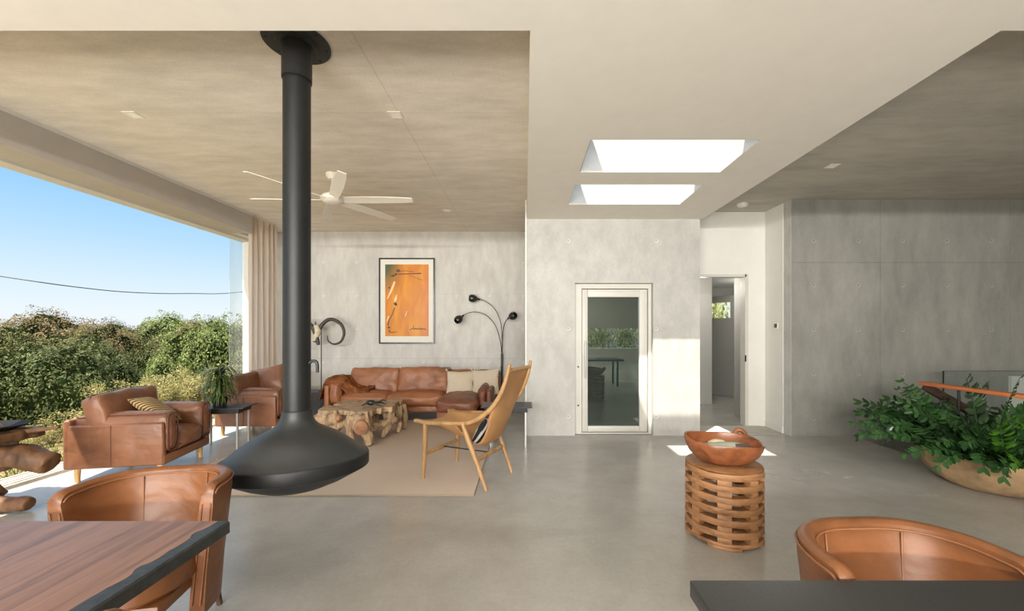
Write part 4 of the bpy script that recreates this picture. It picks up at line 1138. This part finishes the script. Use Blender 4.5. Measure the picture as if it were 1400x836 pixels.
for az, lean, k, sc, x, y in ((pi * 1.02, .62, 5, 1.0, -.10, -.05), (pi * .96, .98, 6, 1.0, -.12, 0), (pi * 1.06, 1.05, 6, .95, -.12, -.1), (pi * .9, .9, 6, .95, -.1, .1), (pi * 1.1, .85, 6, .85, -.1, -.15),
        (pi * 1.0, .75, 6, .9, -.1, .2), (1.5 * pi, .06, 5, .78, -.02, -.1), (.02 * pi, .75, 5, .8, .1, 0), (-.1 * pi, .95, 6, .8, .12, -.1), (-.3 * pi, .9, 4, 1.1, .1, -.25), (.5 * pi, .5, 6, .9, 0, .2)):
    frond(k, False, x, y, az, lean, sc)
for az, lean, k, sc, x, y in ((-pi * .55, .2, 4, 1.05, -.10, -.12), (-pi * .8, .3, 0, 1.2, -.05, -.2), (pi * .9, .25, 2, 1.3, -.12, .05), (-pi * .4, .45, 3, 1.1, .05, -.25), (-pi * .75, .5, 1, 1.1, -.12, -.28), (-.2 * pi, .7, 1, 1.1, .2, -.25)):
    frond(k, True, x, y, az, lean, sc)

# ------------------------------------------------------------------ stair rails
hr_ = thing('stair_handrail', 'flat orange timber handrail along the stairwell edge behind the plant', 'handrail', (0, 0, 0))
obj('rail', RB(4.66, 4.78, 3.0, 4.68, .862, .90, .006, 2), M['rail_wood'], hr_)
for y in (3.2, 4.3):
    obj('post', TB([(4.72, y, -.0), (4.72, y, .865)], .012, 10), M['black_metal'], hr_)
obj('bracket', TB([(4.78, 4.30, .82), (4.84, 4.30, .80), (4.84, 4.30, .86)], .01, 8), M['steel'], hr_)
hr2 = thing('sloping_handrail', 'dark brown handrail board sloping down with the stairs', 'handrail', (4.80, 4.74, .84))
bm = bmesh.new(); rbox(bm, 0, 2.2, -.03, .03, -.05, .04, .006, 2, R(radians(29), 'Y')); obj('rail', bm, M['dark_wood'], hr2)
for d in (.4, 1.4): obj('post', TB([(d * cos(.506), 0, -d * sin(.506)), (d * cos(.506), 0, -d * sin(.506) - .85 - .1)], .012, 8), M['black_metal'], hr2)
gb = thing('glass_balustrade', 'clear glass balustrade panel standing over the stairs', 'balustrade', (0, 0, 0))
obj('pane', BX(5.62, 6.9, 5.30, 5.312, -.95, .96), M['balus'], gb, smooth=False)
bm = bmesh.new(); box(bm, 5.615, 5.62, 5.298, 5.314, -.95, .965); box(bm, 5.62, 6.9, 5.298, 5.314, .96, .965)
obj('edge_strip', bm, M['black_metal'], gb, smooth=False)

# ------------------------------------------------------------------ outdoors
def gz(x, y):
    d = max(0, -x - 7.0)
    return -.10 - min(2.2, d * .16) + .05 * mnoise.noise(Vector((x * .6, y * .6, 0)))
v = []; f = []; nx, ny = 60, 70
for i in range(nx):
    x = -5.2 - 70 * (i / (nx - 1)) ** 1.8
    for j in range(ny):
        y = -25 + 95 * j / (ny - 1); v.append((x, y, gz(x, y)))
for i in range(nx - 1):
    for j in range(ny - 1): f.append((i * ny + j, i * ny + j + 1, (i + 1) * ny + j + 1, (i + 1) * ny + j))
gr = raw('ground', v, f, M['terra']); struct(gr)
def leafcloud(n, size, rx, ry, rz, seed, lump=.22, fill=.35, asp=.5, core=True):
    """leaves on a lumpy ellipsoid about the origin (unit radii r*), plus a dark core"""
    random.seed(seed); v = []; f = []; fm = []
    off = Vector((seed * 7.3, seed * 3.1, 0))
    def rad(d): return 1 + lump * mnoise.noise(d * 2.0 + off) * 1.6 + lump * .7 * mnoise.noise(d * 4.6 + off)
    for k in range(n):
        z = random.uniform(-.75, 1); a = random.uniform(0, 2 * pi); q = sqrt(max(0, 1 - z * z)); d = Vector((q * cos(a), q * sin(a), z))
        r = rad(d) * (1 - fill * random.random() ** 2.2)
        p = Vector((d.x * rx, d.y * ry, d.z * rz)) * r
        nrm = (d + Vector((random.gauss(0, .55), random.gauss(0, .55), random.gauss(0, .55) + .35))).normalized()
        t1 = nrm.orthogonal().normalized(); t1 = Matrix.Rotation(random.uniform(0, 2 * pi), 3, nrm) @ t1; t2 = nrm.cross(t1)
        s = size * random.uniform(.6, 1.35); b0 = len(v)
        v += [tuple(p - t1 * s), tuple(p + t2 * s * asp + nrm * s * .15), tuple(p + t1 * s), tuple(p - t2 * s * asp + nrm * s * .15)]
        f.append((b0, b0 + 1, b0 + 2, b0 + 3)); fm.append(0)
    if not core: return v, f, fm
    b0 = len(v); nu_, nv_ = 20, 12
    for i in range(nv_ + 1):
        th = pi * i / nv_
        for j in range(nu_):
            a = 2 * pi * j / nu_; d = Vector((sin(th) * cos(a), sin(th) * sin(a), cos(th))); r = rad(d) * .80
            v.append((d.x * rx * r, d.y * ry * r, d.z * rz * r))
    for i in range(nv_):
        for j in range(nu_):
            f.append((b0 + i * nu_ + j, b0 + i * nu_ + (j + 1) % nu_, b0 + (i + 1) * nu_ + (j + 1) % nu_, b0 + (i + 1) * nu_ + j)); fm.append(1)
    return v, f, fm
def cloud_mesh(name, mat_, args):
    vv, ff, fm = leafcloud(*args)
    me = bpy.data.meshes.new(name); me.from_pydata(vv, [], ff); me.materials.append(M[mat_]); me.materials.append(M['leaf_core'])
    me.polygons.foreach_set('material_index', fm); return me
CM = {}
CM['rear', 0] = cloud_mesh('foliage', 'leaf_rear', (1500, .085, 1, 1, 1, 4, .3, .9, .5, False))
for key, mt in (('dark', 'leaf_dark'), ('olive', 'leaf_olive'), ('brown', 'leaf_brown'), ('light', 'leaf_light')):
    for s in range(2):
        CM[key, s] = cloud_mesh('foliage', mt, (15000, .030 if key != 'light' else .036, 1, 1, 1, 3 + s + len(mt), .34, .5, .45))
trunk_me = None
def bush(name, kind, var, x, y, ztop, r, rz, label, cat='bush', group=None, rot=0, ry=None):
    g = gz(x, y)
    t = thing(name, label, cat, (x, y, g), rot, group)
    zc = ztop - rz * 1.05 - g
    o = bpy.data.objects.new('foliage', CM[kind, var]); C.objects.link(o); o.parent = t
    o.location = (0, 0, zc); o.scale = (r, ry or r, rz)
    obj('trunk', TB([(0, 0, -.05), (.03, .02, max(.2, zc * .5)), (0, 0, max(.4, zc))], [.09, .07, .05], 8, n=3), M['twig'], t)
    return t
def at(px, py, D): return ((px - 718) / F * D, H - (py - 453) / F * D)
def bushpx(name, kind, var, px, top, D, r, rz, label, **k):
    x, z = at(px, top, D); return bush(name, kind, var, x, D, z, r, rz, label, **k)
bushpx('round_bush', 'dark', 0, 78, 462, 9.5, 1.15, 1.45, 'large dark green rounded bush just beyond the yellow shrubs, left half of the view')
bushpx('round_bush', 'dark', 1, -8, 470, 9.0, 1.0, 1.35, 'dark green bush cut by the left edge of the photo')
bushpx('round_bush', 'dark', 1, 150, 476, 11.0, .75, 1.25, 'small dark bush to the right of the large rounded one', rot=1)
bushpx('broad_tree', 'brown', 0, 72, 425, 16, 1.55, 1.5, 'broad tree with brown tipped crown, tallest on the left skyline')
bushpx('broad_tree', 'olive', 0, 22, 443, 14.5, 1.1, 1.4, 'olive tree left of the brown crowned one on the skyline')
bushpx('broad_tree', 'brown', 1, 143, 444, 15.5, .95, 1.3, 'dull brown green tree stepping down right of the tallest crown', rot=2)
bushpx('broad_tree', 'olive', 1, 118, 455, 13.5, 1.0, 1.4, 'olive green bushy tree below the brown crown')
bushpx('broad_tree', 'dark', 0, 188, 478, 13.5, .75, 1.5, 'dark shaded tree in the gap at the middle of the view', rot=3)
bushpx('broad_tree', 'dark', 1, 160, 440, 24, 1.5, 1.4, 'distant dark green tree low on the skyline at the middle')
bushpx('broad_tree', 'light', 0, 238, 430, 20, 1.5, 1.5, 'bright green tree on the right part of the skyline')
bushpx('broad_tree', 'brown', 1, 266, 440, 18.5, .75, .9, 'small russet tree beside the bright green one')
bushpx('broad_tree', 'olive', 0, 205, 446, 19, 1.6, 1.6, 'olive green tree below the bright one, right of the middle gap', rot=1.5)
bushpx('broad_tree', 'olive', 1, 222, 468, 14.5, 1.1, 1.7, 'mid green bushy tree behind the light hedge', rot=.7)
bushpx('broad_tree', 'dark', 1, 300, 436, 24, 2.0, 1.5, 'dark tree top showing just over the light green hedge', rot=.4)
bushpx('broad_tree', 'olive', 0, -70, 436, 19, 2.2, 1.8, 'olive tree beyond the left edge of the view')
bushpx('broad_tree', 'dark', 0, 10, 448, 25, 2.6, 1.6, 'far dark tree filling the left skyline', rot=2.2)
for i, (px, top, D, r, rz, lb) in enumerate(((236, 476, 10.8, .62, 1.15, 'light green leafy hedge plant at the left end of the tall hedge'), (262, 447, 11.3, .72, 1.5, 'tall light green hedge plant, second in the hedge from the left'), (292, 441, 11.5, .75, 1.6, 'tallest light green hedge plant right of the middle'), (318, 444, 11.8, .72, 1.6, 'light green hedge plant seen near the window frame'), (336, 439, 12.4, .8, 1.6, 'light green hedge plant seen through the glass panel'))):
    bushpx('hedge_plant', 'light', i % 2, px, top, D, r, rz, lb, cat='hedge', rot=i * 1.3)
# yellow shrubs along the terrace
def spiky(n, seed):
    random.seed(seed); v = []; f = []; fm = []
    for s in range(9):
        a = random.uniform(0, 2 * pi); h_ = random.uniform(.6, 1.0); sp = random.uniform(.1, .5); prev = None
        for i in range(9):
            t = i / 8; p = Vector((cos(a) * sp * t * (.6 + .4 * t), sin(a) * sp * t * (.6 + .4 * t), h_ * t)); b0 = len(v); r = .008 * (1 - .6 * t)
            v += [(p.x + r, p.y, p.z), (p.x - r * .5, p.y + r, p.z), (p.x - r * .5, p.y - r, p.z)]
            if prev is not None:
                for j in range(3): f.append((prev + j, prev + (j + 1) % 3, b0 + (j + 1) % 3, b0 + j)); fm.append(1)
            prev = b0
            for q in range(int(n * (.35 + t))):
                d = Vector((random.gauss(0, 1), random.gauss(0, 1), random.gauss(.15, .8))).normalized(); pp = p + d * random.uniform(.01, .17)
                nr = Vector((random.gauss(0, 1), random.gauss(0, 1), random.gauss(.5, 1))).normalized(); t1 = d.cross(nr).normalized() if d.cross(nr).length > .01 else d.orthogonal()
                sz = random.uniform(.014, .03); c0 = len(v)
                v += [tuple(pp - d * sz), tuple(pp + t1 * sz * .42), tuple(pp + d * sz), tuple(pp - t1 * sz * .42)]; f.append((c0, c0 + 1, c0 + 2, c0 + 3)); fm.append(0)
    return v, f, fm
YM = []
for s in range(3):
    vv, ff, fm = spiky(34, 60 + s)
    me = bpy.data.meshes.new('foliage'); me.from_pydata(vv, [], ff); me.materials.append(M['leaf_yellow']); me.materials.append(M['twig']); me.polygons.foreach_set('material_index', fm); YM.append(me)
ylist = [(8, 596, 4.95, .55), (40, 590, 5.3, .55), (70, 588, 5.6, .6), (98, 565, 5.7, .75), (122, 552, 6.0, .8), (132, 520, 6.3, .6), (150, 540, 6.3, .7), (170, 530, 6.9, .75), (190, 514, 7.1, .8), (208, 520, 7.0, .85), (228, 506, 7.5, .9), (248, 510, 7.6, .9), (266, 498, 8.2, .95), (284, 503, 8.4, .95), (302, 497, 8.9, 1.0), (320, 496, 9.4, 1.0)]
for i, (px, top, D, w) in enumerate(ylist):
    x, z = at(px, top, D); g = gz(x, D)
    t = thing('yellow_shrub', 'fine leaved yellow green shrub in the row outside the window', 'shrub', (x, D, g), i * 1.7, 'yellow shrubs outside the window')
    o = bpy.data.objects.new('foliage', YM[i % 3]); C.objects.link(o); o.parent = t; o.scale = (w, w, max(.3, (z - g) * .93))
t = thing('garden_bush', 'leafy bush outside seen through the small square pane at the corridor end', 'bush', (5.05, 11.0, -.1), 0)
o = bpy.data.objects.new('foliage', CM['rear', 0]); C.objects.link(o); o.parent = t; o.scale = (.8, .5, 1.3); o.location = (0, 0, 1.9)
obj('trunk', TB([(0, 0, -.1), (0, 0, 1.9)], .06, 8), M['twig'], t)
# low ground cover
random.seed(8); v = []; f = []
for k in range(16000):
    x = -5.3 - random.random() ** 1.4 * 4.2; y = random.uniform(-1, 12); z = gz(x, y)
    a = random.uniform(0, 2 * pi); h_ = random.uniform(.03, .13); b0 = len(v); w = .008; lx, ly = random.gauss(0, .04), random.gauss(0, .04)
    v += [(x + w * cos(a), y + w * sin(a), z), (x - w * cos(a), y - w * sin(a), z), (x + lx, y + ly, z + h_)]; f.append((b0, b0 + 1, b0 + 2))
M['grass'] = leafmat('dry grass', [(.06, .08, .015), (.14, .16, .03), (.26, .24, .07)], .6, .3)
tag(raw('grass', v, f, M['grass']), 'short dry green grass outside along the window sill', 'grass', kind='stuff')
# overhead cable
cp_ = [(-32.0, 17.5, 5.3), (-19.9, 15.0, 3.58 + .0), (-18.9, 16.9, 3.35), (-18.4, 18.6, 3.32), (-18.0, 21.0, 3.50), (-17.7, 25.0, 4.02), (-17.4, 34, 6.2)]
cbm = bmesh.new(); tube(cbm, cp_, .022, 6, n=8)
tag(obj('overhead_cable', cbm, M['cable']), 'dark overhead cable sagging across the sky', 'cable')
# planting seen through the rear strip window (mirrored in the glass door)
for i in range(7):
    x = -.2 + 1.3 * i
    t = thing('rear_hedge', 'leafy hedge plant outside the kitchen strip window', 'hedge', (x, YF - 1.7, -.1), i, 'hedge plants outside the kitchen window')
    o = bpy.data.objects.new('foliage', CM['rear', 0]); C.objects.link(o); o.parent = t; o.scale = (.72, .6, 1.2); o.location = (0, 0, 1.25)

# ------------------------------------------------------------------ light
w = bpy.data.worlds.new('sky'); bpy.context.scene.world = w; w.use_nodes = True
nt = w.node_tree; nt.nodes.clear()
out = nt.nodes.new('ShaderNodeOutputWorld'); bg = nt.nodes.new('ShaderNodeBackground')
tc = nt.nodes.new('ShaderNodeTexCoord'); sp = nt.nodes.new('ShaderNodeSeparateXYZ'); nt.links.new(tc.outputs['Generated'], sp.inputs[0])
rp = nt.nodes.new('ShaderNodeValToRGB'); nt.links.new(sp.outputs[2], rp.inputs[0])
e = rp.color_ramp.elements
stops = [(0.0, (.90, .95, .98)), (.035, (.86, .95, 1.0)), (.09, (.72, .89, 1.0)), (.17, (.50, .77, 1.0)), (.25, (.33, .65, 1.0)), (.36, (.55, .75, 1.0)), (1.0, (.9, .95, 1.0))]
while len(e) < len(stops): e.new(.5)
for el, (p, c) in zip(e, stops): el.position = p; el.color = (*c, 1)
st_ = nt.nodes.new('ShaderNodeMapRange'); nt.links.new(sp.outputs[2], st_.inputs[0])
st_.inputs[1].default_value = .28; st_.inputs[2].default_value = .7; st_.inputs[3].default_value = 1.0; st_.inputs[4].default_value = 3.0
nt.links.new(rp.outputs[0], bg.inputs[0]); nt.links.new(st_.outputs[0], bg.inputs[1]); nt.links.new(bg.outputs[0], out.inputs[0])

def lamp(name, typ, energy, loc=(0, 0, 0), rot=(0, 0, 0), col=(1, 1, 1), **k):
    l = bpy.data.lights.new(name, typ); l.energy = energy; l.color = col
    for a, b_ in k.items(): setattr(l, a, b_)
    o = bpy.data.objects.new(name, l); C.objects.link(o); o.location = loc; o.rotation_euler = rot; return o
sun = lamp('sun', 'SUN', 12.5, (0, 0, 8), col=(1, .93, .82), angle=radians(.6))
sun.rotation_euler = Vector((.343, .38, -1)).to_track_quat('-Z', 'Y').to_euler()
# kitchen side: added fill lamps behind the camera, one high strip and one low uplight
lamp('rear_fill', 'AREA', 950, (-1.4, -6.1, 2.94), (radians(78), 0, 0), (1, .985, .955), shape='RECTANGLE', size=8, size_y=.24)  # added fill for the room, no such fitting
lamp('corridor_fill', 'POINT', 26, (3.2, 7.3, 2.3), col=(1, .97, .92), shadow_soft_size=.15)  # added fill, brightens the dark corridor
lamp('corridor_end_fill', 'POINT', 18, (4.9, 8.3, 2.3), col=(1, .98, .95), shadow_soft_size=.15)  # added fill for the far end of the corridor
lamp('low_fill', 'AREA', 1100, (-1.6, -4.2, .3), (radians(137), 0, 0), (1, .97, .925), shape='RECTANGLE', size=6, size_y=2.5)  # added upward fill that lifts the ceilings

cam = bpy.data.cameras.new('camera'); co = bpy.data.objects.new('camera', cam); C.objects.link(co)
co.location = (0, 0, H); co.rotation_euler = (pi / 2, 0, 0)
cam.sensor_fit = 'HORIZONTAL'; cam.sensor_width = 36; cam.lens = F / 1400 * 36
cam.shift_x = -18 / 1400; cam.shift_y = 35 / 1400; cam.clip_start = .05; cam.clip_end = 300
sc = bpy.context.scene; sc.camera = co
sc.view_settings.view_transform = 'Standard'; sc.view_settings.look = 'None'; sc.view_settings.exposure = 0.0
sc.cycles.max_bounces = 10; sc.cycles.diffuse_bounces = 6; sc.cycles.transparent_max_bounces = 16
sc.cycles.sample_clamp_indirect = 2.5
sc.cycles.use_denoising = True
sc.cycles.caustics_reflective = False; sc.cycles.caustics_refractive = False
